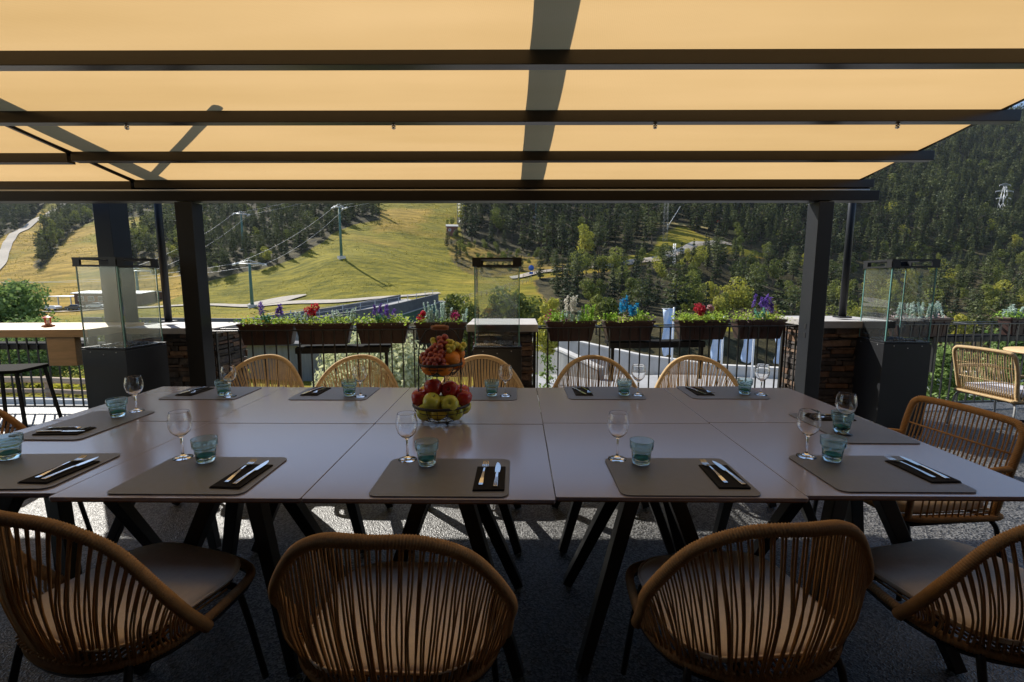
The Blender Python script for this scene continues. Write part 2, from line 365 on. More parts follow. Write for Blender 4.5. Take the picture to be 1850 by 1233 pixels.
# ------------------------------------------------------------------ terrain: control points (azimuth ratio, ln distance, rise ratio)
PTS= [(-1.5886, 4.2485, -0.112), (-1.105, 4.382, -0.0992), (-0.8647, 4.4427, -0.0875), (-0.6278, 4.4998, -0.0871), (-0.392, 4.4773, -0.0811), (-0.2035, 4.4543, -0.0633), (-0.6252, 4.7449, -0.0517), (-0.567, 4.7185, -0.0584), (-0.3662, 4.9127, 0.0438), (-0.4563, 4.9053, 0.0175), (-0.6207, 4.9416, 0.0004), (-0.2667, 5.4161, 0.1523), (-0.3119, 5.4596, 0.1543), (-0.1987, 5.4161, 0.15), (-0.1307, 5.323, 0.1188), (-0.4258, 5.4161, 0.1523), (-0.5216, 5.247, 0.0856), (-0.1553, 5.0106, 0.0291), (-0.0864, 4.9416, 0.0061), (-0.2254, 4.7707, -0.0164), (-0.2789, 5.247, 0.1187), (-0.8608, 4.8283, -0.0539), (-1.0272, 4.8283, -0.0579), (-1.0161, 5.193, 0.0292), (-1.0671, 5.4806, 0.0865), (-0.9424, 5.7991, 0.1511), (-0.9055, 5.3936, 0.0748), (-0.7438, 4.654, -0.0632), (-0.7244, 5.5984, 0.1417), (-0.8057, 5.7038, 0.1365), (-0.7447, 5.1358, 0.0521), (-1.441, 5.2983, 0.0293), (-1.5371, 5.8579, 0.1433), (-1.0694, 5.8289, 0.1537), (0.0111, 4.9053, 0.0064), (0.189, 4.9767, 0.0287), (0.3019, 5.0752, 0.0535), (0.3802, 5.1475, 0.0736), (0.1874, 5.247, 0.0851), (0.0732, 5.323, 0.113), (0.1857, 5.5013, 0.1513), (0.5215, 5.5797, 0.1508), (0.4056, 5.8289, 0.2266), (0.5268, 5.323, 0.0735), (0.5315, 5.1059, 0.0064), (0.5368, 4.8283, -0.0627), (0.3052, 4.7449, -0.0395), (0.0758, 4.5539, -0.0625), (0.7914, 5.9135, 0.2256), (0.9946, 6.1738, 0.301), (1.0049, 5.9661, 0.225), (1.0193, 5.6699, 0.1171), (1.0345, 5.2983, 0.0063), (0.8793, 4.9053, -0.0625), (0.5968, 4.5539, -0.1088), (0.3667, 4.3175, -0.1205), (1.05, 4.7005, -0.1085), (1.5952, 6.1738, 0.276), (1.6412, 5.5215, 0.0614), (1.6773, 4.7005, -0.1076), (2.5113, 5.7038, 0.0609), (2.5733, 4.4998, -0.1293), (-2.1333, 5.7038, 0.1215), (-2.1987, 4.382, -0.1117), (-2.2, 1.7918, -0.79), (-2.2, 2.3979, -0.4218), (-2.2, 2.9957, -0.242), (-2.2, 3.5264, -0.1776), (-2.2, 4.0604, -0.1283), (-1.4, 1.7918, -0.79), (-1.4, 2.3979, -0.4218), (-1.4, 2.9957, -0.242), (-1.4, 3.5264, -0.1776), (-1.4, 4.0604, -0.1283), (-0.9, 1.7918, -0.79), (-0.9, 2.3979, -0.4218), (-0.9, 2.9957, -0.242), (-0.9, 3.5264, -0.1776), (-0.9, 4.0604, -0.1283), (-0.5, 1.7918, -0.79), (-0.5, 2.3979, -0.4218), (-0.5, 2.9957, -0.282), (-0.5, 3.5264, -0.2071), (-0.5, 4.0604, -0.1972), (-0.2, 1.7918, -0.79), (-0.2, 2.3979, -0.4218), (-0.2, 2.9957, -0.282), (-0.2, 3.5264, -0.2071), (-0.2, 4.0604, -0.1972), (0.1, 1.7918, -0.79), (0.1, 2.3979, -0.4218), (0.1, 2.9957, -0.282), (0.1, 3.5264, -0.2041), (0.1, 4.0604, -0.249), (0.4, 1.7918, -0.79), (0.4, 2.3979, -0.4218), (0.4, 2.9957, -0.282), (0.4, 3.5264, -0.2041), (0.4, 4.0604, -0.249), (0.8, 1.7918, -0.79), (0.8, 2.3979, -0.4218), (0.8, 2.9957, -0.282), (0.8, 3.5264, -0.2041), (0.8, 4.0604, -0.249), (1.3, 1.7918, -0.79), (1.3, 2.3979, -0.4218), (1.3, 2.9957, -0.282), (1.3, 3.5264, -0.2041), (1.3, 4.0604, -0.249), (2.2, 1.7918, -0.79), (2.2, 2.3979, -0.4218), (2.2, 2.9957, -0.282), (2.2, 3.5264, -0.2041), (2.2, 4.0604, -0.249), (-2.0, 6.3969, 0.3309), (-1.0, 6.3969, 0.3309), (-0.5, 6.3099, 0.3065), (0.0, 6.3099, 0.3247), (0.5, 6.3099, 0.3428), (1.0, 6.3969, 0.3143), (1.5, 6.3969, 0.3059), (2.4, 6.2146, 0.3571), (-2.0, 6.8024, 0.2317), (0.0, 6.8024, 0.254), (1.0, 6.8024, 0.2373), (2.4, 6.8024, 0.2206)]
PTS = np.array(PTS); TX = PTS[:, :2]
def _U(r2): return np.where(r2 > 1e-12, r2 * np.log(np.maximum(r2, 1e-12)), 0)
_n = len(TX); _K = _U(((TX[:, None] - TX[None]) ** 2).sum(-1)) + np.eye(_n) * 2e-3; _Q = np.c_[np.ones(_n), TX]
TW = np.linalg.solve(np.block([[_K, _Q], [_Q.T, np.zeros((3, 3))]]), np.r_[PTS[:, 2], 0, 0, 0])
def hz(x, y):
    x = np.atleast_1d(np.asarray(x, float)); y = np.maximum(np.atleast_1d(np.asarray(y, float)), 4.)
    out = np.empty(len(x))
    for s in range(0, len(x), 20000):
        q = np.stack([x[s:s + 20000] / y[s:s + 20000], np.log(y[s:s + 20000])], -1)
        K = _U(((q[:, None] - TX[None]) ** 2).sum(-1)); out[s:s + 20000] = 1.44 + (K @ TW[:_n] + TW[_n] + q @ TW[_n + 1:]) * y[s:s + 20000]
    return out
def h1(x, y): return float(hz(x, y)[0])
def inpoly(x, y, P):
    r = np.zeros(len(x), bool); n = len(P)
    for i in range(n):
        x0, y0 = P[i]; x1, y1 = P[(i + 1) % n]
        c = ((y0 > y) != (y1 > y)); r ^= c & (x < (x1 - x0) * (y - y0) / ((y1 - y0) if y1 != y0 else 1e-9) + x0)
    return r
POLY = {
'A':[(-203.6, 318.8), (-81.7, 267.7), (-63.1, 217.8), (-52.8, 189.0), (-63.2, 187.8), (-67.3, 175.5), (-67.7, 148.8), (-77.2, 143.5), (-87.6, 141.2), (-90.9, 139.0)], 
'A2':[(-212.9, 294.2), (-228.0, 332.1), (-203.6, 318.8), (-90.4, 138.1), (-94.6, 137.9), (-108.1, 151.6), (-159.0, 216.7)], 
'B':[(-542.8, 383.9), (-346.4, 359.9), (-296.3, 295.1), (-256.7, 237.9), (-256.8, 203.5), (-284.3, 181.7)], 
'CC':[(-178.9, 176.3), (-224.2, 225.1), (-257.3, 262.2), (-297.2, 312.8), (-302.5, 329.0), (-292.4, 334.2), (-242.7, 276.7), (-232.7, 249.8), (-190.6, 196.0), (-171.9, 172.0)], 
'DD':[(-140.3, 170.1), (-164.6, 203.2), (-173.6, 224.0), (-181.5, 243.9), (-163.6, 234.5), (-109.5, 156.5), (-112.3, 152.6), (-127.5, 160.7)], 
'E':[(-285.6, 348.7), (-245.7, 335.3), (-199.3, 268.1), (-225.4, 276.2)], 
'F1':[(-27.7, 263.5), (193.2, 318.3), (224.4, 322.3), (352.3, 418.6), (521.8, 522.7), (396.0, 259.0), (261.6, 253.7), (111.8, 190.8), (74.5, 180.0), (71.2, 213.7), (52.8, 182.6), (45.2, 162.0), (19.4, 147.6), (4.5, 158.9), (-6.9, 171.4), (-16.2, 176.3), (-21.2, 185.2), (-25.5, 205.4)], 
'F2':[(4.5, 130.5), (26.1, 137.9), (46.4, 153.5), (67.5, 167.1), (111.8, 190.8), (261.6, 253.7), (396.0, 259.0), (219.7, 141.2), (122.4, 116.2), (61.5, 103.1), (29.9, 81.6), (6.6, 87.8)], 
'G':[(6.4, 84.1), (28.5, 77.9), (53.2, 88.9), (111.2, 105.2), (173.4, 110.8), (144.9, 92.0), (93.6, 88.1), (46.3, 77.0), (10.0, 74.3)], 
'gold': [(-73.2, 218.5), (-35.0, 228.7), (-30.6, 184.9), (-54.5, 161.2)]}

def edgedist(x, y, P):
    d = np.full(len(x), 1e9); n = len(P)
    for i in range(n):
        a = np.array(P[i]); b = np.array(P[(i + 1) % n]); ab = b - a
        t = np.clip(((x - a[0]) * ab[0] + (y - a[1]) * ab[1]) / max(1e-9, ab @ ab), 0, 1)
        d = np.minimum(d, np.hypot(x - a[0] - t * ab[0], y - a[1] - t * ab[1]))
    return d
rs = np.random.RandomState(5)
NU, NV = 330, 300
uu = np.tan(np.linspace(math.atan(-2.6), math.atan(2.7), NU)); vv = np.exp(np.linspace(math.log(4.6), math.log(950), NV))
UU, VV = np.meshgrid(uu, vv); gx = (UU * VV).ravel(); gy = VV.ravel()
gz = hz(gx, gy)
rough_ = np.clip((gy - 60) / 200, 0, 1)
gz = gz + rough_ * .7 * (np.sin(gx * .11 + 2 * np.sin(gy * .07)) * np.sin(gy * .13 + 1.3) + .5 * np.sin(gx * .31 + gy * .23))
def hs(x, y):   # terrain height with the same undulation
    z = h1(x, y); r = min(max((y - 60) / 200, 0), 1)
    return z + r * .7 * (math.sin(x * .11 + 2 * math.sin(y * .07)) * math.sin(y * .13 + 1.3) + .5 * math.sin(x * .31 + y * .23))
w_for = np.zeros(len(gx))
POLY['H'] = [(-27, 178), (-21, 156), (-16, 145), (-8, 139), (3, 142), (18, 148), (8, 158), (-6, 169), (-18, 182)]
for k in ('A', 'A2', 'B', 'CC', 'DD', 'E', 'F1', 'F2', 'G', 'H'):
    ins = inpoly(gx, gy, POLY[k]); e = edgedist(gx, gy, POLY[k])
    w_for = np.maximum(w_for, np.where(ins, np.clip(.55 + e / 8, 0, 1), np.clip(.55 - e / 4, 0, 1)))
w_for = np.where((gy > 400) | ((gx > 60) & (gy > 255)), 1, w_for)
w_for = np.where((gy > 40) & (gy < 80) & (gx > -20), 1, w_for)
w_gold = np.clip((np.sin(gx * .05 + 1) * np.sin(gy * .06) + .6), 0, 1) * np.where(gx < -90, 1.0, .35)
w_gold = np.maximum(w_gold, np.where(inpoly(gx, gy, POLY['gold']), np.clip(edgedist(gx, gy, POLY['gold']) / 12, 0, .85), 0))
w_for = np.where(inpoly(gx, gy, POLY['H']), np.minimum(w_for, .52), w_for); w_gold = np.where(inpoly(gx, gy, POLY['H']), .8, w_gold)
w_gold = np.where(inpoly(gx, gy, POLY['F2']), np.maximum(w_gold, .9), w_gold)
idx = np.arange(NU * NV).reshape(NV, NU)
F = np.stack([idx[:-1, :-1], idx[:-1, 1:], idx[1:, 1:], idx[1:, :-1]], -1).reshape(-1, 4)

def terrain_mat():
    m = bpy.data.materials.new('mountain meadow and forest floor'); m.use_nodes = True; N = m.node_tree.nodes; L = m.node_tree.links; b = N['Principled BSDF']
    at = N.new('ShaderNodeAttribute'); at.attribute_name = 'cover'; sp = N.new('ShaderNodeSeparateColor'); L.new(at.outputs['Color'], sp.inputs[0])
    g = N.new('ShaderNodeNewGeometry')
    def noise(s, d=8, st=(1, 1, 1)):
        mp = N.new('ShaderNodeMapping'); mp.inputs['Scale'].default_value = st; L.new(g.outputs['Position'], mp.inputs[0])
        n = N.new('ShaderNodeTexNoise'); n.inputs['Scale'].default_value = s; n.inputs['Detail'].default_value = d; n.inputs['Roughness'].default_value = .65; L.new(mp.outputs[0], n.inputs[0]); return n.outputs[0]
    def mr(s, a, b_, lo=0, hi=1):
        q = N.new('ShaderNodeMapRange'); q.inputs[1].default_value = a; q.inputs[2].default_value = b_; q.inputs[3].default_value = lo; q.inputs[4].default_value = hi; L.new(s, q.inputs[0]); return q.outputs[0]
    def mix(f, c1, c2):
        q = N.new('ShaderNodeMix'); q.data_type = 'RGBA'
        if hasattr(f, 'links'): L.new(f, q.inputs[0])
        else: q.inputs[0].default_value = f
        for i, c in ((6, c1), (7, c2)):
            if hasattr(c, 'links'): L.new(c, q.inputs[i])
            else: q.inputs[i].default_value = (*c, 1)
        return q.outputs[2]
    def mth(op, a, b_):
        q = N.new('ShaderNodeMath'); q.operation = op
        for i, s in ((0, a), (1, b_)):
            if hasattr(s, 'links'): L.new(s, q.inputs[i])
            else: q.inputs[i].default_value = s
        return q.outputs[0]
    st = (.5, 1.6, 1)
    green = mix(mr(noise(.30, 10, st), .38, .62), (.11, .11, .006), (.30, .245, .022))
    gold = mix(mr(noise(.22, 10, st), .38, .62), (.20, .14, .015), (.50, .32, .055))
    gf = mr(mth('ADD', sp.outputs[1], mth('MULTIPLY', mth('SUBTRACT', noise(.06, 9, st), .5), 1.6)), .3, .75)
    meadow = mix(gf, green, gold)
    dk = mr(noise(1.6, 4), .58, .72); meadow = mix(mth('MULTIPLY', dk, .5), meadow, (.05, .055, .02))
    floor_ = mix(mr(noise(.25, 8), .4, .6), (.03, .028, .014), (.09, .075, .035))
    rock = mr(noise(.09, 10), .66, .72); floor_ = mix(mth('MULTIPLY', rock, .7), floor_, (.28, .25, .21))
    ff = mr(mth('ADD', sp.outputs[0], mth('MULTIPLY', mth('SUBTRACT', noise(.12, 8), .5), .7)), .4, .62)
    c = mix(ff, meadow, floor_)
    rk = mr(noise(.2, 10, st), .69, .73); c = mix(mth('MULTIPLY', rk, mth('MULTIPLY', sp.outputs[1], .6)), c, (.36, .33, .28))
    L.new(c, b.inputs['Base Color']); b.inputs['Roughness'].default_value = .95; b.inputs['Specular IOR Level'].default_value = .1
    bp = N.new('ShaderNodeBump'); bp.inputs['Strength'].default_value = .8; bp.inputs['Distance'].default_value = .5; L.new(noise(.8, 6), bp.inputs['Height']); L.new(bp.outputs[0], b.inputs['Normal'])
    return m
ter = npmesh('hillside', np.stack([gx, gy, gz], -1), F, terrain_mat(), smooth=True); tag(ter, kind='structure')
ca = ter.data.color_attributes.new('cover', 'FLOAT_COLOR', 'POINT')
ca.data.foreach_set('color', np.stack([w_for, w_gold, np.zeros_like(w_for), np.ones_like(w_for)], -1).astype(np.float32).ravel())

def ribbon(name, pts, w, m, dz=.12, kind='structure', n=12):
    P = catmull([(p[0], p[1], 0) for p in pts], n); vs = []; fs = []
    for i, p in enumerate(P):
        t = (P[min(i + 1, len(P) - 1)] - P[max(i - 1, 0)]); t.z = 0; t.normalize(); s = Vector((-t.y, t.x, 0))
        ww = w if not hasattr(w, '__len__') else w[0] + (w[1] - w[0]) * i / len(P)
        for q in (-1, -.5, 0, .5, 1):
            a = p + s * ww / 2 * q; vs.append((a.x, a.y, hs(a.x, a.y) + dz))
    for i in range(len(P) - 1):
        for k in range(4): a = 5 * i + k; fs.append((a, a + 1, a + 6, a + 5))
    mb = MB(); mb.add(vs, fs, True); o = mb.build(name, m); tag(o, kind=kind); return o
M['track'] = mat('pale gravel track', (.42, .37, .30), .95, var=.15, vscale=.8)
M['asphalt_l'] = mat('sunny asphalt', (.30, .30, .30), .85, var=.14, vscale=.6, bump=.1, bscale=30)
ribbon('farm_track', [(-160, 112), (-116, 116), (-99, 115), (-83, 112), (-71, 114), (-53, 110), (-38, 104.5), (-28, 105), (-18, 110)], 2.6, M['track'], .25)
ribbon('gravel_track', [(-75, 84), (-54.7, 85), (-50, 88), (-44, 90.7), (-37, 95.4), (-28.7, 96.8), (-22.6, 100)], 3.2, M['track'], .25)
ribbon('hill_track', [(-131, 120), (-170, 150), (-200, 184), (-231, 216), (-258, 247), (-284, 282), (-299, 309), (-312, 334)], [2.5, 4.5], M['track'], .5)
ribbon('forest_road', [(-2, 134), (1.5, 135), (10.5, 140.6), (27, 143.5), (42.7, 152.8), (54.5, 162), (67, 173.6), (80, 185)], 3.6, M['track'], .35)
ribbon('upper_track', [(55, 222), (63, 215), (72, 209), (85, 206.7), (98, 206)], 5, mat('ochre bank', (.35, .26, .08), .95, var=.3, vscale=.5), .5)

# valley road under the terrace
up = [(-70, 17.3), (-25, 17.3), (-8, 18), (-3, 24), (-1, 34), (.5, 42), (5, 38.5), (8.8, 34), (13, 30.5), (17, 28), (30, 24), (60, 20)]
vs = []; fs = []
xs = np.linspace(-60, 50, 111); ux = np.array([p[0] for p in up]); uy = np.array([p[1] for p in up])
for i, x in enumerate(xs):
    yt = float(np.interp(x, ux, uy))
    for k in range(9):
        y = 8 + (yt - 8) * k / 8; vs.append((x, y, h1(x, y) + .10))
for i in range(110):
    for k in range(8): a = i * 9 + k; fs.append((a, a + 9, a + 10, a + 1))
road = MB(); road.add(vs, fs, True); road = road.build('road', M['asphalt_l']); tag(road, kind='structure')

# ------------------------------------------------------------------ trees
def clump_arrays(rs, C, S, N3):
    """one quad per centre C, size S, normal N3"""
    n = len(C); nr = N3 / np.maximum(1e-6, np.linalg.norm(N3, axis=1, keepdims=True))
    a = np.cross(nr, rs.normal(size=(n, 3))); a /= np.maximum(1e-6, np.linalg.norm(a, axis=1, keepdims=True)); b = np.cross(nr, a)
    s = S[:, None]; asp = rs.uniform(.45, .9, (n, 1))
    V = np.stack([C - a * s - b * s * asp * .3, C + b * s * asp, C + a * s - b * s * asp * .2, C - b * s * asp], 1)
    V += rs.normal(size=V.shape) * S[:, None, None] * .12
    return V.reshape(-1, 3), np.arange(4 * n).reshape(n, 4)
def conifer_arrays(seed, h, n=900, r0=None, pine=0):
    rs = np.random.RandomState(seed); r0 = r0 or h * rs.uniform(.13, .19)
    lo = rs.uniform(.05, .14) if not pine else rs.uniform(.22, .38); nt = 17 if not pine else 13; C = []; S = []; Nn = []
    for i in range(nt):
        s = (i + rs.uniform(.1, .9)) / nt; t = lo + (1 - lo) * s
        Lm = r0 * ((1 - s) ** .8 * min(1, .55 + s * 4) if not pine else math.sqrt(max(.03, 1 - (2 * s - .85) ** 2 / 1.4)) * .95)
        nb = 8 if s < .6 else 6
        for j in range(nb):
            a = i * 2.4 + j * 6.283 / nb + rs.uniform(-.3, .3); L_ = Lm * rs.uniform(.62, 1.18); k = max(3, int(n / (nt * nb) * (1.35 - .7 * s)))
            q = rs.uniform(.12, 1, k) ** .7; aa = a + rs.normal(size=k) * .16
            z = h * t + L_ * ((.12 if pine else -.22) * q + (.10 * q * q)) + rs.normal(size=k) * h * .009
            C.append(np.stack([q * L_ * np.cos(aa), q * L_ * np.sin(aa), z], -1)); S.append(h * rs.uniform(.018, .036, k) * (1.15 - .55 * s))
            Nn.append(np.stack([.35 * np.cos(aa), .35 * np.sin(aa), np.full(k, .9)], -1) + rs.normal(size=(k, 3)) * .4)
    C.append(np.array([[0, 0, h * .985]] * 3)); S.append(np.full(3, h * .016)); Nn.append(rs.normal(size=(3, 3)))
    return clump_arrays(rs, np.concatenate(C), np.concatenate(S), np.concatenate(Nn))
def broad_arrays(seed, h, n=900, r0=None, blobs=9, leaf=.03, lo=.25):
    rs = np.random.RandomState(seed); r0 = r0 or h * .36
    cs = []; 
    for i in range(blobs):
        a = rs.uniform(0, 6.28); rr = r0 * rs.uniform(0, .62); t = rs.uniform(lo + .12, .86)
        cs.append((rr * math.cos(a) * (1.15 - t * .5), rr * math.sin(a) * (1.15 - t * .5), h * t, r0 * rs.uniform(.32, .55)))
    cs = np.array(cs); k = rs.randint(0, blobs, n); d = rs.normal(size=(n, 3)); d /= np.linalg.norm(d, axis=1, keepdims=True)
    rad = cs[k, 3] * rs.uniform(.55, 1.08, n) ** .6
    C = cs[k, :3] + d * rad[:, None] * np.array([1, 1, .85]); C[:, 2] = np.clip(C[:, 2], h * .05, None)
    S = h * leaf * rs.uniform(.6, 1.4, n)
    V, Fq = clump_arrays(rs, C, S, d + rs.normal(size=(n, 3)) * .5)
    return V, Fq
def trunk_mb(h, r, lean=0, limbs=4, seed=0):
    rn = random.Random(seed); m = MB()
    P = [(lean * t * t * h + .02 * h * math.sin(t * 4 + seed) * t, .015 * h * math.sin(t * 3 + seed), h * t) for t in (0, .2, .45, .7, .95)]
    m.tube(P, [r, r * .8, r * .6, r * .38, r * .1], 7)
    for i in range(limbs):
        t = rn.uniform(.35, .75); a = rn.uniform(0, 6.28); b = Vector((lean * t * t * h, 0, h * t)); l = h * .25
        m.tube([b, b + Vector((math.cos(a) * l * .5, math.sin(a) * l * .5, l * .35)), b + Vector((math.cos(a) * l, math.sin(a) * l, l * .6))], [r * .4, r * .25, r * .08], 5)
    return m
CONLAB = {'A': ('dark pine on the shaded slope left of the mown ski run', 'pines on the shaded slope beside the ski run'),
          'F': ('dark conifer in the forest across the valley', 'conifers of the forest across the valley'),
          'G': ('dark conifer standing in the gorge below the valley road', 'conifers in the gorge'),
          'H': ('low bushy conifer on the rocky clearing edge right of the ski run', 'young conifers of the rocky clearing'),
          'L': ('dark conifer among the golden slopes at far left', 'conifers of the golden slopes')}
def scatter(P, sp, seed, jit=.45, keep=1.0):
    rs = np.random.RandomState(seed); xs = [p[0] for p in P]; ys = [p[1] for p in P]
    X, Y = np.meshgrid(np.arange(min(xs), max(xs), sp), np.arange(min(ys), max(ys), sp)); X = X.ravel() + rs.uniform(-jit, jit, X.size) * sp; Y = Y.ravel() + rs.uniform(-jit, jit, Y.size) * sp
    k = inpoly(X, Y, P) & (rs.uniform(size=X.size) < keep); return np.stack([X[k], Y[k]], -1)
PL = []   # x, y, h, zone, kind
def put(zone, key, sp, seed, hlo, hhi, keep=1, broad=0, pine=.3):
    rs = np.random.RandomState(seed + 99)
    for x, y in scatter(POLY[key], sp, seed, keep=keep):
        k = 'b' if rs.uniform() < broad else ('p' if rs.uniform() < pine else 'c')
        PL.append((x, y, rs.uniform(hlo, hhi) * (.75 if k == 'b' else 1) * (rs.uniform(.6, 1) if rs.uniform() < .3 else 1), zone, k))
put('A', 'A', 4.2, 1, 5, 10, keep=.95, broad=.05); put('A', 'A2', 5, 2, 6, 12, keep=.9, broad=.12)
put('L', 'B', 6.5, 3, 9, 15, keep=.9); put('L', 'CC', 4.6, 4, 7, 13, keep=.95, broad=.3); put('L', 'DD', 5, 5, 8, 13, broad=.35); put('L', 'E', 7, 6, 10, 14)
put('F', 'F1', 6.2, 7, 10, 17, keep=.95, broad=.07, pine=.22)
PLX = [(x, y, np.random.RandomState(int(abs(x * 7 + y))).uniform(10, 15), 'F', 'c') for x, y in scatter([(40, 320), (224, 322), (352, 418), (520, 520), (640, 640), (420, 700), (0, 620), (-60, 420), (0, 330)], 9.5, 31)]
put('F', 'F2', 5.4, 8, 7, 13, keep=.66, broad=.40, pine=.4)
put('G', 'G', 5, 9, 8, 13, keep=.9, broad=.2)
POLY['H'] = [(-27, 178), (-21, 156), (-16, 145), (-8, 139), (3, 142), (18, 148), (8, 158), (-6, 169), (-18, 182)]; put('H', 'H', 3.9, 10, 2.2, 6.5, keep=.8, broad=.6, pine=.4)
POLY['I'] = [(-28, 205), (-30, 186), (-22, 160), (-17, 160), (-22, 185), (-24, 205)]; put('H', 'I', 4, 11, 2.5, 8, keep=.8, broad=.4, pine=.3)
PL = [p for p in PL if not any(abs(p[0] - a) < w and abs(p[1] - b) < w for a, b, w in ((-24.8, 183.7, 5), (57, 214, 3)))]
# forest interior behind the clearings stays open near the road
road_pts = catmull([(1.5, 135, 0), (10.5, 140.6, 0), (27, 143.5, 0), (42.7, 152.8, 0), (54.5, 162, 0), (67, 173.6, 0), (80, 185, 0)], 6)
PL = [p for p in PL if min((Vector((p[0], p[1], 0)) - q).length for q in road_pts) > 4.5]
def vis(p):
    x, y = p[0], p[1]; u = x / y
    return -1.12 < u < 1.15
seen = sorted([p for p in PL if vis(p)], key=lambda p: -p[2] / p[1])
con = [p for p in seen if p[4] != 'b'][:300]; bro = [p for p in seen if p[4] == 'b'][:120]
chosen = set(id(p) for p in con) | set(id(p) for p in bro)
rest = [p for p in PL if id(p) not in chosen] + PLX
var_c = [conifer_arrays(i, 1.0, 1000) for i in range(7)] ; var_p = [conifer_arrays(50 + i, 1.0, 900, r0=.22, pine=1) for i in range(4)]
var_b = [broad_arrays(80 + i, 1.0, 1300, r0=.34, leaf=.022) for i in range(5)]
def proto(name, arr, m, seed, lab, cat):
    t = thing(name, lab, cat)
    npmesh('crown', arr[0], arr[1], m, t); trunk_mb(.9, .022, seed=seed).build('trunk', M['bark'], t); return t
protos = {}
def tree_thing(p, k):
    x, y, h, zone, kind = p; rn = random.Random(k * 7 + 1)
    lab, grp = CONLAB[zone]
    if kind == 'b': 
        yel = rn.random() < (.35 if zone != 'A' else .6)
        key = ('b', rn.randrange(5), yel); base = 'broadleaf_tree'
        where = {'A': 'on the shaded slope left of the mown ski run', 'F': 'among the conifers across the valley', 'G': 'in the gorge below the valley road', 'L': 'on the golden slopes at far left', 'H': 'on the rocky clearing edge right of the ski run'}[zone]
        lab = ('yellowing' if yel else 'green') + ' leafy tree ' + where; grp = ('yellowing' if yel else 'green') + ' leafy trees ' + where; cat = 'tree'
    else:
        key = (kind, rn.randrange(7 if kind == 'c' else 4), 0); base = 'conifer_tree' if kind == 'c' else 'pine_tree'; cat = 'tree'
        if kind == 'p': lab = lab.replace('conifer', 'round-crowned pine').replace('dark pine', 'round-crowned pine'); grp = 'round-crowned ' + grp
    loc = (x, y, hs(x, y) - .2)
    s = (h * rn.uniform(.9, 1.15), h * rn.uniform(.9, 1.15), h)
    if key not in protos:
        arr = {'c': var_c, 'p': var_p, 'b': var_b}[key[0]][key[1]]
        m = M['needles'] if key[0] != 'b' else (M['leaf_yellow'] if key[2] else M['leaf_green'])
        t = proto(base, arr, m, k, lab, cat); protos[key] = t; t.location = loc; t.scale = s; t.rotation_euler = (0, 0, rn.uniform(0, 6.28)); t['group'] = grp
        t['label'] = lab
    else: dup(protos[key], loc, rn.uniform(0, 6.28), lab, s, grp)
for k, p in enumerate(con + bro): tree_thing(p, k)
def mass(name, pts, seed, n, label_kind):
    rs = np.random.RandomState(seed); Vs = []; Fs = []; o = 0
    zz = hz([p[0] for p in pts], [p[1] for p in pts])
    for p, z in zip(pts, zz):
        pool = {'c': var_c, 'p': var_p, 'b': var_b}[p[4]]; V, Fq = pool[rs.randint(len(pool))]
        step = 1 if p[1] < 180 else 2
        q = Fq[::step]; idx = q.ravel(); W = V[idx]
        a = rs.uniform(0, 6.28); c, s = math.cos(a), math.sin(a)
        X = (W[:, 0] * c - W[:, 1] * s); Y = W[:, 0] * s + W[:, 1] * c; Z = W[:, 2]
        if step == 2: 
            cen = W.reshape(-1, 4, 3).mean(1).repeat(4, 0); W2 = cen + (W - cen) * 1.4
            X = W2[:, 0] * c - W2[:, 1] * s; Y = W2[:, 0] * s + W2[:, 1] * c; Z = W2[:, 2]
        Vs.append(np.stack([X * p[2] * 1.05 + p[0], Y * p[2] * 1.05 + p[1], Z * p[2] + z - .2], -1).astype(np.float32)); n4 = len(W)
        Fs.append(np.arange(n4, dtype=np.int32).reshape(-1, 4) + o); o += n4
    m = npmesh(name, np.concatenate(Vs), np.concatenate(Fs), label_kind); tag(m, kind='stuff'); return m
print('TREES', len(PL), len(con), len(bro), len(rest))
tag(mass('forest', [p for p in rest if p[4] != 'b'], 3, 0, M['needles']), 'dense dark conifer forest covering the far mountainsides', 'forest')
rb = [p for p in rest if p[4] == 'b']
if rb: tag(mass('leafy_woodland', rb, 4, 0, M['leaf_green']), 'green leafy woodland scattered through the far forest', 'woodland')

def leafy(name, x, y, h, m, lab, n=1500, r0=None, leaf=.03, blobs=10, seed=1, cat='tree', z=None, lo=.25, tr=.02, group=None):
    t = thing(name, lab, cat, (x, y, (hs(x, y) - .1) if z is None else z), group=group)
    a = broad_arrays(seed, h, n, r0, blobs, leaf, lo); npmesh('crown', a[0], a[1], m, t)
    trunk_mb(h * .8, h * tr, seed=seed, limbs=7).build('trunk', M['bark'], t); return t
# ragged tufts over the meadow
rs_ = np.random.RandomState(12); X = rs_.uniform(-330, 20, 90000); Y = rs_.uniform(80, 340, 90000)
k_ = (X / Y > -1.15) & (X / Y < 0) & ((np.sin(X * .13 + np.sin(Y * .11) * 2) + np.sin(Y * .19 + X * .05)) > rs_.uniform(-1.2, 1.6, X.size))
for q_ in ('A', 'B', 'F1'): k_ &= ~inpoly(X, Y, POLY[q_])
X = X[k_]; Y = Y[k_]; Zt = hz(X, Y) + np.clip((Y - 60) / 200, 0, 1) * .7 * (np.sin(X * .11 + 2 * np.sin(Y * .07)) * np.sin(Y * .13 + 1.3) + .5 * np.sin(X * .31 + Y * .23))
V, Fq = clump_arrays(rs_, np.stack([X, Y, Zt + .12], -1), rs_.uniform(.10, .24, len(X)) * np.clip(Y / 150, .6, 1.6), rs_.normal(size=(len(X), 3)) * .6 + np.array([0, -.3, .8])); tag(npmesh('meadow_grass', V, Fq, leaf_mat('dry grass tufts', (.14, .15, .008), (.46, .35, .045), .09, .4)), 'coarse green and golden grass tufts over the ski meadow', 'grass', kind='stuff')
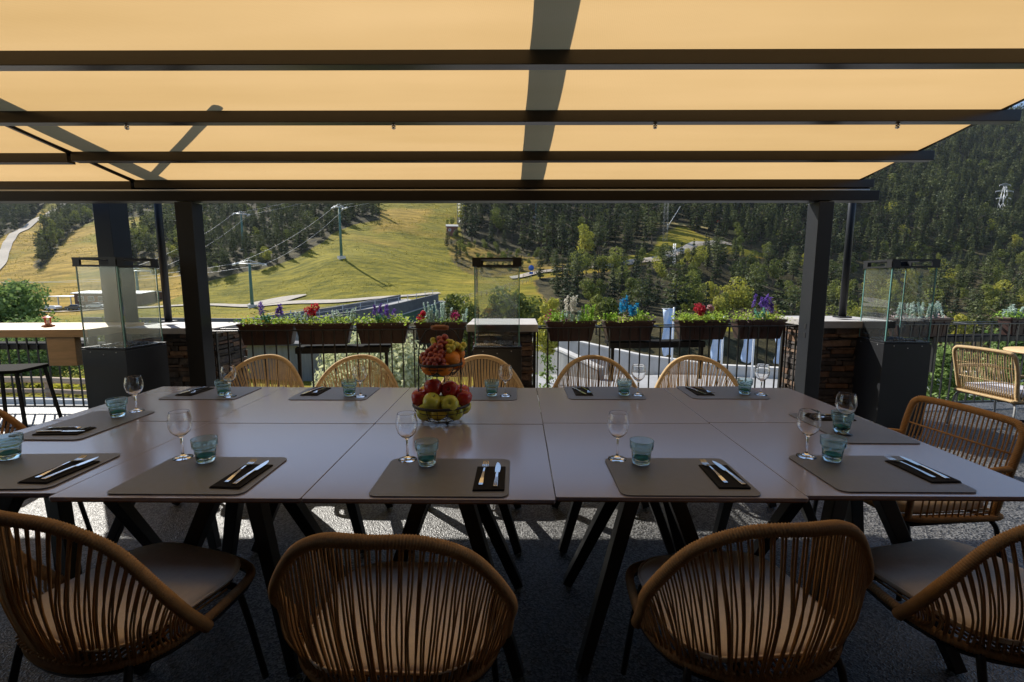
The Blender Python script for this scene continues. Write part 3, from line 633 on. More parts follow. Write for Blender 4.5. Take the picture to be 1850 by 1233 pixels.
leafy('willow_tree', -3.75, 12.2, 3.75, M['leaf_pale'], 'pale silvery small-leaved tree right below the railing left of centre', n=36000, r0=2.1, leaf=.0150, blobs=26, seed=11, lo=.0)
for k, (x, y, h, r, s, mm, lab) in enumerate([
    (-28.3, 26.5, 5.6, 2.6, 21, 'leaf_bright', 'leafy green tree beyond the left railing, tallest of the bushes there'),
    (-19.5, 23.5, 3.0, 2.6, 22, 'leaf_green', 'green bush behind the wooden road fence at left'),
    (-23.0, 22.5, 3.1, 2.4, 23, 'leaf_bright', 'lighter green bush behind the wooden road fence at far left'),
    (-16.4, 24.5, 2.7, 2.3, 24, 'leaf_yellow', 'yellow-green bush behind the wooden road fence, right of the others'),
    (-29.5, 24, 5, 3.0, 25, 'leaf_green', 'green leafy tree at the very left edge beyond the bushes')]):
    leafy('leafy_bush' if h < 4 else 'leafy_tree', x, y, h, M[mm], lab, n=9000, r0=r, leaf=.017 if h > 4 else .022, blobs=26, seed=s, cat='bush' if h < 4 else 'tree', lo=.05 if h < 4 else .15)
# low flowering scrub along the road fence
rs_ = np.random.RandomState(4); C = np.stack([rs_.uniform(-40, -12, 3500), rs_.uniform(18.9, 22, 3500), np.zeros(3500)], -1); C[:, 2] = hz(C[:, 0], C[:, 1]) + rs_.uniform(0, .55, 3500)
V, Fq = clump_arrays(rs_, C, rs_.uniform(.06, .16, 3500), rs_.normal(size=(3500, 3)) + np.array([0, 0, .8])); tag(npmesh('undergrowth', V, Fq, M['leaf_yellow']), 'yellow-green undergrowth behind the wooden road fence', 'undergrowth', kind='stuff')
# round trees in the gorge by the bridge
for k, (u, d, top, r, mm, lab) in enumerate([
    (-.132, 66, .1, .30, 'leaf_green', 'round dark green tree beside the far end of the bridge'),
    (-.102, 62, -.9, .32, 'leaf_green', 'bushy green tree next to the round tree by the bridge'),
    (-.052, 64, 1.2, .26, 'leaf_green', 'green tree seen through the left part of the middle heater glass'),
    (-.005, 60, .9, .34, 'leaf_green', 'broad green tree seen through the right part of the middle heater glass'),
    (.034, 66, -.5, .3, 'leaf_green', 'green tree just right of the middle heater, beyond the road wall'),
    (.062, 70, -.8, .3, 'leaf_yellow', 'yellow-green tree behind the capstone of the middle pillar'),
    (-.03, 52, -2.2, .36, 'leaf_yellow', 'yellowish bushy tree low behind the middle heater glass'),
    (.19, 72, 0.2, .27, 'leaf_green', 'green leafy tree behind the white heather planter'),
    (.42, 80, -.9, .3, 'leaf_yellow', 'golden leafy tree above the crimson flower planter'),
    (.53, 84, -2.2, .3, 'leaf_yellow', 'yellow-green tree above the lavender planter')]):
    x, y = u * d, d; g = hs(x, y); h = top - g; leafy('leafy_tree', x, y, h, M[mm], lab, n=2200, r0=h * r, leaf=.022, blobs=14, seed=60 + k)
leafy('birch_tree', 1.75, 27, 5.6, M['leaf_yellow'], 'yellow birch beside the right edge of the middle stone pillar', n=2600, r0=1.0, leaf=.016, blobs=12, seed=91, lo=.05)
# young conifer right behind the railing
def sapling(x, y, z, h, lab, seed, r0=.3, n=1500, name='young_conifer', m='leaf_bright', group=None):
    t = thing(name, lab, 'conifer', (x, y, z), group=group); rs = np.random.RandomState(seed); P_ = []
    nb = int(16 * h / 1.6) + 6; tw = MB()
    for i in range(nb):
        tt = (i + .5) / nb; a = i * 2.4; L_ = r0 * (1 - tt) ** .8 + .04
        e = Vector((math.cos(a) * L_, math.sin(a) * L_, h * tt + L_ * .35)); b = Vector((0, 0, h * tt)); tw.tube([b, b.lerp(e, .5) + Vector((0, 0, .01)), e], [.006, .004, .002], 4)
        q = rs.uniform(0.05, 1, n // nb)[:, None]; P_.append(np.array(b) * (1 - q) + np.array(e) * q + rs.normal(size=(n // nb, 3)) * (.035 * (1.15 - q) + .008) * np.array([1, 1, .6]) * (r0 / .3))
    P_ = np.concatenate(P_); V, Fq = clump_arrays(rs, P_, rs.uniform(.008, .022, len(P_)) * (r0 / .3) ** .7, rs.normal(size=P_.shape) + np.array([0, 0, .6])); npmesh('crown', V, Fq, M[m], t)
    tw.tube([(0, 0, 0), (0, 0, h)], [.012 * r0 / .3, .003], 6); tw.build('trunk', M['bark'], t)
sapling(.42, 6.6, -3.2, 3.6, 'slender light green young conifer behind the railing beside the middle pillar', 5, r0=.42, n=2600)
for k, (x, y, h, r) in enumerate([(8.3, 9.2, 3.35, 1.25), (10.2, 9.8, 3.6, 1.3), (6.9, 8.6, 2.7, 1.0), (12.3, 10.5, 3.6, 1.4)]):
    sapling(x, y, hs(x, y), h, ['bright green cypress shrub beyond the right railing, left of the sunlit armchair back', 'bright green cypress shrub beyond the right railing behind the sunlit armchair', 'low bright green cypress shrub beside the right heater beyond the railing', 'bright green cypress shrub at the far right edge beyond the railing'][k], 70 + k, r0=r, n=9000, name='cypress_shrub')

# ------------------------------------------------------------------ terrace
RY = lambda x: 4.47 + .107 * (x + 2.6)
tf = MB(); edge = [(-9, 5.2), (-3.9, 5.2), (-3.0, 4.75), (0, 4.95), (3, 5.3), (9, 5.9)]
pts = [(-9, -4), (9, -4)] + edge[::-1]
tf.prism(pts, -.25, 0); tf = tf.build('terrace_floor', M['gravel']); tag(tf, kind='structure')
rw = MB()
for (a, b) in zip(edge[:-1], edge[1:]):
    a = Vector((*a, 0)); b = Vector((*b, 0)); d = (b - a); c = (a + b) / 2; rw.box((c.x, c.y - .15, -1.85), (d.length, .25, 3.2), math.atan2(d.y, d.x))
rw = rw.build('retaining_wall', M['concrete']); tag(rw, 'grey concrete retaining wall holding up the terrace edge', 'wall')
# unseen house wall; its overhang and wings are added to shade the near side
hw = thing('house_wall', 'unseen brown rendered house wall behind the dining terrace, overhang and wings added for shade', 'wall', (0, -1.6, 0))
MB().box((0, -.1, 1.7), (18, .2, 3.4)).build('wall', mat('brown render', (.06, .045, .035), .9, var=.1, vscale=3), hw)
MB().box((0, 1.2, 2.98), (18, 2.4, .12)).build('shade_eave', M['lodge_wood'], hw)  # unseen overhang, added to cut the light from above
for sx in (-1, 1): MB().box((sx * 3.4, 1.25, 1.46), (.25, 2.5, 2.92)).build('shade_wing', M['lodge_wood'], hw)  # unseen walls, added to keep near chairs and floor dark

# ------------------------------------------------------------------ pergola
SL = -.148
def fz(y): return 2.944 + SL * y
pg = thing('pergola', 'dark metal pergola frame with flat cross beams spanning the dining table', 'pergola', (0, 0, 0), R(.4))
YB = [4.3, 3.71, 3.11, 2.52, 1.93, 1.5]
for i, y in enumerate(YB):
    z = fz(y)
    MB().box(((-3.33 + 3.13) / 2, y + .035, z - .037), (3.13 + 3.33, .07, .07)).build('beam', M['beam'], pg, .003)
    MB().box(((-3.36 - 7.2) / 2, y + .035, z - .047), (7.2 - 3.36, .07, .07)).build('beam', M['beam'], pg, .003)
MB().box((-1.9, 4.31, 2.16), (10.1, .12, .085)).build('gutter', M['steel_dark'], pg, .004)
MB().tube([(-7, 4.285, 2.21), (3.08, 4.285, 2.21)], .011, 8).build('sky_reflection_bar', M['alu'], pg)  # light grey bar stands in for sky reflected in the gap
MB().box((-1.9, 4.39, 2.2), (10.1, .03, .16)).build('fascia', M['steel_dark'], pg, .003)
MB().box((-2.885, 4.325, 1.055), (.15, .15, 2.11)).build('post', M['post'], pg, .004)
MB().box((2.70, 4.33, 1.055), (.13, .17, 2.11)).build('post', M['post'], pg, .004)
for x, rr in ((-3.33, 0), (-.065, .6), (3.04, 0)):
    y0, y1 = 4.75, 1.5; c = (x + .05 * (rr != 0), (y0 + y1) / 2, fz((y0 + y1) / 2) + .26)
    MB().box(c, (.13, (y0 - y1) / math.cos(math.atan(SL)), .10), M=Matrix.Rotation(R(rr), 3, 'Z') @ Matrix.Rotation(math.atan(SL), 3, 'X')).build('rafter', M['steel_dark'], pg, .003)
for z in (1.02, .94): MB().box((2.634, 4.31, z), (.004, .03, .045)).build('slot_cover', M['black'], pg)
for x in (-2.885, 2.70):
    MB().box((x, 4.33, .008), (.24, .26, .014)).build('base_plate', M['steel_dark'], pg)
a = Vector((-3.35, 4.48, fz(4.3) + .26)); b = Vector((-1.78, 3.08, fz(2.9) + .26)); b = a.lerp(b, .84); MB().tube([a, b], .032, 8).build('brace', M['steel_dark'], pg)
for x, y in ((-2.446, 3.145), (-.76, 3.145), (.884, 3.145), (2.401, 3.145)):
    k = MB(); k.tube([(x, y, fz(3.11) - .072), (x, y, fz(3.11) - .085)], .012, 10); k.ball((x, y, fz(3.11) - .093), .014, 10, 6); k.build('knob', M['cutlery'], pg)

def awning(x0, x1, label, dz=0):
    nx, ny = 50, 90; V = []; ys = np.linspace(4.34, 1.45, ny)
    for y in ys:
        # shallow sag between neighbouring beams
        yb = sorted([4.335] + [q + .035 for q in YB] + [1.44]); j = max(0, min(len(yb) - 2, int(np.searchsorted(yb, y) - 1)))
        t = (y - yb[j]) / max(1e-6, yb[j + 1] - yb[j]); sag = .005 * 4 * t * (1 - t) if 0 < t < 1 else 0
        for i in range(nx):
            x = x0 + (x1 - x0) * i / (nx - 1); V.append((x, y, fz(y) + .004 - sag * (.7 + .3 * math.sin(i * .33 + y * 2)) - (.003 * abs(math.sin(i * .9 + y * 1.3)) if 0 < t < 1 else 0) * 4 * t * (1 - t) + dz))
    idx = np.arange(nx * ny).reshape(ny, nx); Fq = np.stack([idx[:-1, :-1], idx[:-1, 1:], idx[1:, 1:], idx[1:, :-1]], -1).reshape(-1, 4)
    t = thing('awning', label, 'awning', (0, 0, 0), R(.4)); npmesh('canvas', V, Fq, M['fabric'], t, True)
    for x in (x0, x1):
        MB().strip([(x, 4.34, fz(4.34) + dz), (x, 2, fz(2) + dz), (x, 1.45, fz(1.45) + dz)], [.02] * 3, .01).build('hem', M['steel_dark'], t)
awning(-3.338, 3.02, 'wide yellow canvas awning stretched over the long dining table')
awning(-7.2, -3.352, 'separate yellow canvas awning panel at far left above the wooden bar table', -.01)

def pole(x, y, z0, z1, lab):
    t = thing('metal_pole', lab, 'pole', (x, y, z0)); MB().tube([(0, 0, 0), (0, 0, z1 - z0)], .034, 14).build('shaft', M['post'], t)
    MB().box((0, 0, .008), (.12, .12, .016)).build('base_plate', M['post'], t)
pole(-3.63, 4.9, 1.0, 2.9, 'slim dark pole standing on the left stone pillar')
pole(3.35, 4.95, 1.05, 2.9, 'slim dark pole standing on the right stone pillar')
t = thing('steel_post', 'broad black steel post behind the left glass heater', 'post', (-4.24, 5.05, 0)); MB().box((0, 0, 1.5), (.17, .24, 3.0)).build('shaft', M['post'], t, .004); MB().box((0, 0, .01), (.3, .36, .02)).build('base_plate', M['post'], t)
tag(t, group=None)

def stone_pillar(x0, x1, y0, y1, h, lab, cap=.07, seed=0):
    rn = random.Random(seed); t = thing('stone_pillar', lab, 'pillar', ((x0 + x1) / 2, (y0 + y1) / 2, 0)); w, d = x1 - x0, y1 - y0; m = MB()
    z = 0
    while z < h - .01:
        hh = min(rn.uniform(.022, .07), h - z)
        for face in range(4):
            L_ = w if face % 2 == 0 else d; s = -L_ / 2
            while s < L_ / 2 - .005:
                l = min(rn.uniform(.06, .34), L_ / 2 - s); o = rn.uniform(-.006, .012); cx = s + l / 2; dd = .1
                if face == 0: c, sz = (cx, -d / 2 + dd / 2 - o, z + hh / 2), (l - .008, dd, hh - .008)
                elif face == 2: c, sz = (cx, d / 2 - dd / 2 + o, z + hh / 2), (l - .008, dd, hh - .008)
                elif face == 1: c, sz = (w / 2 - dd / 2 + o, cx, z + hh / 2), (dd, l - .008, hh - .008)
                else: c, sz = (-w / 2 + dd / 2 - o, cx, z + hh / 2), (dd, l - .008, hh - .008)
                m.box(c, sz, rn.uniform(-.05, .05)); s += l
        z += hh
    m.v = [tuple(q + rn.uniform(-.007, .007) for q in v) for v in m.v]; m.build('stonework', M['stone'], t, .006)
    MB().box((0, 0, h / 2 - .01), (w - .04, d - .04, h - .03)).build('core', M['soil'], t)
    MB().box((0, 0, h + cap / 2 - .005), (w + .1, d + .1, cap)).build('capstone', M['capstone'], t, .006)
stone_pillar(-3.78, -2.98, 4.6, 5.15, .92, 'dark stone pillar with pale capstone beside the left glass heater', .06, 1)
stone_pillar(-.42, .14, 4.42, 5.0, .965, 'dark stone pillar directly behind the middle glass heater', .07, 2)
stone_pillar(3.0, 3.66, 4.75, 5.35, .97, 'dark stone pillar behind the right glass heater', .07, 3)

# ------------------------------------------------------------------ railings
def railing(x0, x1, lab, yf=RY, shelf=None):
    t = thing('railing', lab, 'railing', (0, 0, 0)); a = Vector((x0, yf(x0), 0)); b = Vector((x1, yf(x1), 0)); d = b - a; L_ = d.length; d.normalize(); n = Vector((-d.y, d.x, 0)); rz = math.atan2(d.y, d.x); c = (a + b) / 2
    m = MB(); m.box((c.x, c.y, .955), (L_, .035, .012), rz); q = c + n * .21; m.box((q.x, q.y, .955), (L_, .035, .012), rz)
    for s in np.arange(.05, L_, .62):
        p = a + d * s + n * .105; m.box((p.x, p.y, .9545), (.04, .175, .010), rz)
    m.build('top_rail', M['rail'], t, .002)
    m = MB(); m.box((c.x, c.y, .075), (L_, .03, .02), rz); m.build('bottom_rail', M['rail'], t)
    k = int(L_ / .107); r_ = random.Random(3)
    for i in range(k + 1):
        p = a + d * (.02 + (L_ - .04) * i / k); MB().box((p.x, p.y, .517), (.012, .012, .864), rz + r_.uniform(-.02, .02)).build('baluster', M['rail'], t)
    for s in (.02, L_ - .02):
        p = a + d * s + n * .21; MB().box((p.x, p.y, .47), (.03, .03, .95), rz).build('stanchion', M['rail'], t)
    return t
railing(-2.98, -.46, 'black metal railing between the left stone pillar and the middle stone pillar')
railing(.18, 2.98, 'black metal railing between the middle stone pillar and the right stone pillar')
railing(3.72, 8.5, 'black metal railing right of the right stone pillar')
railing(-8.5, -3.84, 'black metal railing behind the pale wooden bar table', lambda x: 5.0)
def rail_shelf(x0, x1, z, lab, yf=RY):
    a = Vector((x0, yf(x0) + .03, z)); b = Vector((x1, yf(x1) + .03, z)); d = b - a; c = (a + b) / 2; rz = math.atan2(d.y, d.x); n = Vector((-math.sin(rz), math.cos(rz), 0))
    t = thing('rail_shelf', lab, 'shelf', c, rz)
    MB().box((0, .12, 0), (d.length, .2, .03)).build('board', M['shelf'], t, .003)
    MB().box((0, .012, -.02), (d.length, .012, .055)).build('front_edge', M['black'], t)
    for s in (-1, 1): MB().box((s * (d.length / 2 - .03), .03, -.2), (.03, .03, .38)).build('bracket', M['black'], t)
rail_shelf(-2.16, -1.27, .77, 'low black shelf fixed outside the railing below the red flower planter')
rail_shelf(.96, 1.98, .78, 'low black shelf fixed outside the railing below the turquoise flower planter')
rail_shelf(4.6, 6.4, .80, 'low dark shelf outside the railing behind the sunlit wicker armchair')
rail_shelf(-6.2, -4.35, .74, 'low black shelf on the railing under the wooden bar table', lambda x: 4.97)

# ------------------------------------------------------------------ patio heaters
def heater(x, y, rz, lab):
    t = thing('patio_heater', lab, 'patio heater', (x, y, 0), rz); W = .41; H_ = .87
    b = MB(); w2 = W / 2
    b.box((0, 0, H_ / 2 - .005), (W, W, H_ - .01)); b.build('pedestal', M['heater'], t, .003)
    for sx, sz in ((-.12, -.03), (.12, -.03), (0, -.05)): MB().tube([(sx, -w2 - .0005, H_ + sz), (sx, -w2 - .003, H_ + sz)], .005, 8).build('rivet', M['alu'], t)
    for sy, sz in ((-.12, -.03), (.12, -.03)): MB().tube([(-w2 - .0005, sy, H_ + sz), (-w2 - .003, sy, H_ + sz)], .005, 8).build('rivet', M['alu'], t)
    f = MB(); 
    for s in (-1, 1): f.box((0, s * (w2 - .03), H_ + .001), (W, .06, .012)); f.box((s * (w2 - .03), 0, H_ + .001), (.06, W - .12, .012))
    f.build('burner_rim', M['heater'], t)
    rn = random.Random(4); g = MB()
    for i in range(110):
        r = rn.uniform(.010, .02); g.ball((rn.uniform(-.13, .13), rn.uniform(-.13, .13), H_ + r * .5), r, 6, 4, (1, rn.uniform(.7, 1.2), .7))
    g.build('pebbles', mat('grey glass pebbles', (.35, .37, .4), .25, var=.5, vscale=60), t)
    p0 = .185; gh = .665
    for k in range(4):
        a = k * math.pi / 2; Mx = Matrix.Rotation(a, 3, 'Z'); c = Mx @ Vector((0, -p0, 0))
        MB().box((c.x, c.y, H_ + .01 + gh / 2), (2 * p0 - .018, .006, gh), a).build('glass_pane', M['pane'], t)
        c = Mx @ Vector((-p0, -p0, 0)); MB().box((c.x, c.y, H_ + .01 + gh / 2), (.008, .008, gh), a).build('glass_edge', M['pane_edge'], t)
    tz = H_ + .012 + gh; m = MB()
    for k in range(4):
        a = k * math.pi / 2; Mx = Matrix.Rotation(a, 3, 'Z')
        for dz in (.006, .064): c = Mx @ Vector((0, -.197, 0)); m.box((c.x, c.y, tz + dz), (.40, .012, .018 if dz > .03 else .014), a)
        for s in (-1, 1): c = Mx @ Vector((s * .165, -.197, 0)); m.box((c.x, c.y, tz + .034), (.062, .0125, .046), a)
    m.build('top_frame', M['heater'], t)
    m = MB(); m.box((0, 0, tz + .066), (.30, .30, .006)); m.build('top_plate', M['heater'], t)
heater(3.565, 4.54, R(-4), 'black steel glass-column heater right of the table before the right stone pillar')
heater(-.175, 4.18, R(1), 'black steel glass-column heater seen square on behind the middle of the table')
heater(-3.42, 4.08, R(-6), 'black steel glass-column heater at left beside the wooden bar table')

# ------------------------------------------------------------------ dining tables
XS = [-2.31, -1.505, -.69, .123, .932, 1.74]
def dining_table(x0, x1, y0, y1, lab, base=None):
    w, d = x1 - x0 - .003, y1 - y0 - .003; c = ((x0 + x1) / 2, (y0 + y1) / 2, 0)
    t = thing('dining_table', lab, 'table', (c[0], c[1], random.Random(lab).uniform(-.0018, 0)), random.Random(lab).uniform(-.0015, .0015), None)
    MB().prism(rounded(w, d, .006, 2), .738, .75).build('tabletop', M['laminate'], t, .0012)
    MB().prism(rounded(w - .004, d - .004, .006, 2), .733, .7378).build('edge_core', M['edge'], t)
    MB().box((0, 0, .725), (.30, .30, .012)).build('mounting_plate', M['black'], t)
    for sx in (-1, 1):
        for sy in (-1, 1):
            m = MB(); a = Vector((sx * .045, sy * .05, .72)); b = Vector((sx * .29, sy * .26, .01))
            m.tube([a, b], [.042, .030], 4, square=True); m.build('leg', M['black'], t, .003)
nm = ['far left', 'second from left', 'middle', 'second from right', 'far right']
for i in range(5):
    dy = [.03, 0, .0, .02, .04][i]
    dining_table(XS[i], XS[i + 1], 1.43 + dy, 2.225 + dy, 'square taupe table in the near row, ' + nm[i] + ' of five pushed together')
    dining_table(XS[i], XS[i + 1], 2.225 + dy, 3.0 + dy * .5, 'square taupe table in the far row beside the railing, ' + nm[i] + ' of five')

# ------------------------------------------------------------------ place settings
def build_wine():
    t = thing('wine_glass', '', 'wine glass'); m = MB()
    out = [(.0005, 0), (.034, 0), (.035, .0015), (.02, .005), (.007, .010), (.0042, .02), (.0038, .05), (.0045, .078), (.010, .086), (.022, .094), (.034, .108), (.0405, .13), (.0405, .148), (.037, .17), (.0340, .1825), (.0337, .1838)]
    inn = [(.0332, .1838), (.0333, .1825), (.0364, .17), (.0399, .148), (.0399, .13), (.0334, .1090), (.0215, .0955), (.009, .0885), (.0005, .087)]
    m.lathe(out + inn, 32); m.build('bowl', M['wineglass'], t); return t
def build_tumbler():
    t = thing('tumbler', '', 'tumbler'); n = 40
    out = [(.0005, 0), (.028, 0), (.031, .003), (.034, .02), (.0365, .045), (.0385, .055), (.0425, .058), (.0435, .066), (.0444, .0885), (.0444, .0900)]
    inn = [(.0429, .0900), (.0428, .0885), (.0421, .066), (.0360, .0555), (.0335, .03), (.030, .014), (.0005, .012)]
    vs = []; fs = []; prof = out + inn
    for i, (r, z) in enumerate(prof):
        for k in range(n):
            th = 2 * math.pi * k / n; fc = 1
            if .003 <= z <= .056 and i < len(out): fc = 1 - .035 * (0.5 + .5 * math.cos(th * 10)) ** 2 * (1 if z > .01 else .5)
            vs.append((r * fc * math.cos(th), r * fc * math.sin(th), z))
    for i in range(len(prof) - 1):
        for k in range(n): l = (k + 1) % n; fs.append((i * n + k, i * n + l, (i + 1) * n + l, (i + 1) * n + k))
    m = MB(); m.add(vs, fs, True); m.build('glass_wall', M['tumbler'], t)
    m = MB(); m.lathe([(.0005, .0125), (.0285, .0145), (.0292, .0235), (.0005, .0205)], 24); m.build('thick_base', M['tumbler_base'], t); return t  # slab inside the cup, coloured bright cyan for the refracted glow
def build_fork():
    t = thing('fork', '', 'fork'); m = MB()
    P = [(0, -.10, .004), (0, -.085, .004), (0, -.05, .0065), (0, 0, .009), (0, .03, .0095), (0, .042, .008), (0, .05, .006)]
    m.strip(P, [.013, .0145, .011, .0065, .006, .012, .0225], .0022); m.build('handle', M['cutlery'], t)
    m = MB()
    for k in range(4):
        x = (k - 1.5) * .0062; m.strip([(x, .049, .006), (x, .058, .0045), (x, .075, .005), (x * .92, .095, .010)], [.0046, .0038, .0034, .002], .002)
    m.build('tines', M['cutlery'], t); return t
def build_knife():
    t = thing('knife', '', 'knife'); m = MB()
    m.strip([(0, -.10, .004), (0, -.08, .0045), (0, -.03, .0055), (0, .01, .0055)], [.0145, .015, .011, .010], .0055); m.build('handle', M['cutlery'], t, .0012)
    m = MB(); m.strip([(0, .009, .0055), (0, .016, .005), (0, .04, .005), (0, .07, .005), (-.002, .095, .005), (-.004, .108, .005)], [.011, .016, .0195, .019, .012, .002], .0014); m.build('blade', M['cutlery'], t); return t
P0 = dict(w=build_wine(), t=build_tumbler(), f=build_fork(), k=build_knife()); used = set()
def place(key, loc, rz, lab, rx=0):
    p = P0[key]
    if key in used: o = dup(p, loc, rz, lab)
    else: used.add(key); o = p; o.location = loc; o.rotation_euler = (0, 0, rz); o['label'] = lab
    o.rotation_euler = (rx, 0, rz)
    o['group'] = {'w': 'wine glasses on the laid table', 't': 'aqua tumblers on the laid table', 'f': 'forks at the place settings', 'k': 'knives at the place settings'}[key]
    return o
def placemat(x, y, rz, lab):
    o = thing('placemat', lab, 'placemat', (x, y, .7505), rz, 'grey placemats on the laid table')
    MB().prism(rounded(.455, .325, .03, 6), 0, .003).build('mat_sheet', M['placemat'], o, .0008)
def napkin(x, y, rz, lab):
    o = thing('napkin', lab, 'napkin', (x, y, .7537), rz, 'black napkins at the place settings'); r = random.Random(lab); m = MB()
    m.prism([(-.052, -.10), (.052, -.10 + r.uniform(-.004, .004)), (.052, .10), (-.052, .10 + r.uniform(-.004, .004))], 0, .0025); m.build('lower_fold', M['napkin'], o)
    m = MB(); m.prism([(-.050, -.098), (.053, -.096), (.051, .098), (-.051, .096)], .0032, .0055); m.build('upper_fold', M['napkin'], o, .0008)
# mat centre, rotation, napkin centre, nap rot, fork/knife rotations, wine, tumbler, where
S = [
 (-1.115, 1.612, 0, (-.965, 1.59), R(-3), (R(3), R(-3)), (-1.30, 1.765), (-1.187, 1.73), 'near left setting beside the second seam'),
 (-.255, 1.605, 0, (-.095, 1.58), 0, (R(-2), R(-1)), (-.422, 1.755), (-.338, 1.708), 'near setting in front of the fruit stand'),
 (.563, 1.62, 0, (.722, 1.605), R(-2), (R(2), R(5)), (.385, 1.77), (.466, 1.728), 'near setting right of the fruit stand'),
 (1.285, 1.655, 0, (1.455, 1.66), R(2), (R(6), R(-1)), (1.13, 1.805), (1.205, 1.768), 'near setting at the right end of the table'),
 (-1.79, 1.64, R(2), (-1.64, 1.62), R(-3), (R(2), R(-4)), None, (-1.965, 1.75), 'near setting at the far left edge'),
 (-1.865, 2.83, R(180), (-1.985, 2.85), R(177), (R(180), R(172)), (-1.702, 2.74), (-1.765, 2.78), 'far left setting beside the left post'),
 (-1.105, 2.83, R(180), (-1.24, 2.86), R(178), (R(172), R(168)), (-.93, 2.75), (-1.004, 2.775), 'far setting second from left by the railing'),
 (-.23, 2.835, R(180), (-.395, 2.86), R(180), (R(178), R(174)), (-.071, 2.775), (-.153, 2.785), 'far setting behind the fruit stand'),
 (.525, 2.86, R(180), (.40, 2.88), R(180), (R(190), R(196)), (.721, 2.80), (.642, 2.81), 'far setting right of the middle heater'),
 (1.25, 2.88, R(180), (1.125, 2.895), R(180), (R(195), R(190)), (1.464, 2.82), (1.378, 2.845), 'far right setting beside the right post'),
 (-2.06, 2.195, R(-90), (-2.06, 2.075), R(-88), (R(-92), R(-88)), (-2.007, 2.42), (-2.024, 2.325), 'setting at the left head of the table'),
 (1.557, 2.19, R(90), (1.56, 2.335), R(90), (R(90), R(93)), (1.463, 2.085), (1.476, 2.12), 'setting at the right head of the table'),
]
for (mx, my, mr, nc, nr, (fr, kr), w, tb, where) in S:
    placemat(mx, my, mr, 'grey placemat of the ' + where)
    napkin(nc[0], nc[1], nr, 'black napkin of the ' + where)
    side = Matrix.Rotation(nr, 3, 'Z') @ Vector((.024, 0, 0)); fwd = Matrix.Rotation(nr, 3, 'Z') @ Vector((0, .03, 0)) if abs(nr) < .2 else Vector((0, 0, 0))
    place('f', (nc[0] - side.x + fwd.x, nc[1] - side.y + fwd.y, .7585), fr, 'steel fork on the napkin of the ' + where)
    place('k', (nc[0] + side.x + fwd.x * .6, nc[1] + side.y + fwd.y * .6, .7585), kr, 'steel knife on the napkin of the ' + where)
    onmat = .7537
    if w: place('w', (w[0], w[1], onmat), .3, 'clear stemmed wine glass of the ' + where)
    place('t', (tb[0], tb[1], onmat), .1, 'aqua glass tumbler of the ' + where)

# ------------------------------------------------------------------ fruit stand
fx, fy = -.375, 2.29
fs_ = thing('fruit_stand', 'two-tier black wire fruit stand with wooden grip in the middle of the table', 'fruit stand', (fx, fy, .75))
def basket(z0, r0, r1, h, name):
    m = MB()
    for k, (r, z) in enumerate(((r0, 0), (r0 * .6 + r1 * .4, h * .28), (r0 * .2 + r1 * .8, h * .62))):
        m.tube([(r * math.cos(a), r * math.sin(a), z0 + z) for a in np.linspace(0, 2 * math.pi, 41)[:-1]], .0016, 6, closed=True)
    for a in np.linspace(0, 2 * math.pi, 17)[:-1]:
        c, s = math.cos(a), math.sin(a)
        m.tube(catmull([(0, 0, z0 + .001), (r0 * .6 * c, r0 * .6 * s, z0), (r0 * c, r0 * s, z0), ((r0 * .45 + r1 * .55) * c, (r0 * .45 + r1 * .55) * s, z0 + h * .4), (r1 * c, r1 * s, z0 + h)], 4), .0015, 5)
    o = m.build(name, M['black'], fs_)
    m = MB(); N_ = 60; vs = []; fc = []
    for k in range(N_):
        a = 2 * math.pi * k / N_; c, s = math.cos(a), math.sin(a)
        for dr, dz in ((-.0015, -.006), (.0015, -.006), (.0015, .006), (-.0015, .006)): vs.append(((r1 + dr) * c, (r1 + dr) * s, z0 + h + dz))
    for k in range(N_):
        l = (k + 1) % N_
        for q in range(4): p = (q + 1) % 4; fc.append((4 * k + q, 4 * k + p, 4 * l + p, 4 * l + q))
    m.add(vs, fc, True); m.build('rim', M['black'], o); return o
basket(.014, .085, .128, .065, 'lower_basket'); basket(.213, .06, .098, .05, 'upper_basket')
for a in (R(55), R(175), R(295)): MB().ball((.088 * math.cos(a), .088 * math.sin(a), .008), .008, 8, 6).build('foot', M['black'], fs_)
fr_ = MB(); HW = .094
fr_.tube(catmull([(-HW, -.045, .075), (-HW, -.03, .22), (-HW, -.015, .31), (-HW + .005, 0, .355), (-.065, 0, .402), (-.042, 0, .415), (-.04, 0, .433), (-.032, 0, .442), (-.026, 0, .432)], 6), .003, 8)
fr_.tube(catmull([(HW, -.045, .075), (HW, -.03, .22), (HW, -.015, .31), (HW - .005, 0, .355), (.065, 0, .402), (.042, 0, .415), (.04, 0, .433), (.032, 0, .442), (.026, 0, .432)], 6), .003, 8)
fr_.tube([(.0, .098, .07), (0, .097, .26)], .003, 8)
fr_.build('wire_frame', M['black'], fs_)
MB().tube([(-.04, 0, .422), (-.02, 0, .422), (.02, 0, .422), (.04, 0, .422)], [.009, .012, .012, .009], 12).build('grip', M['handle_wood'], fs_)
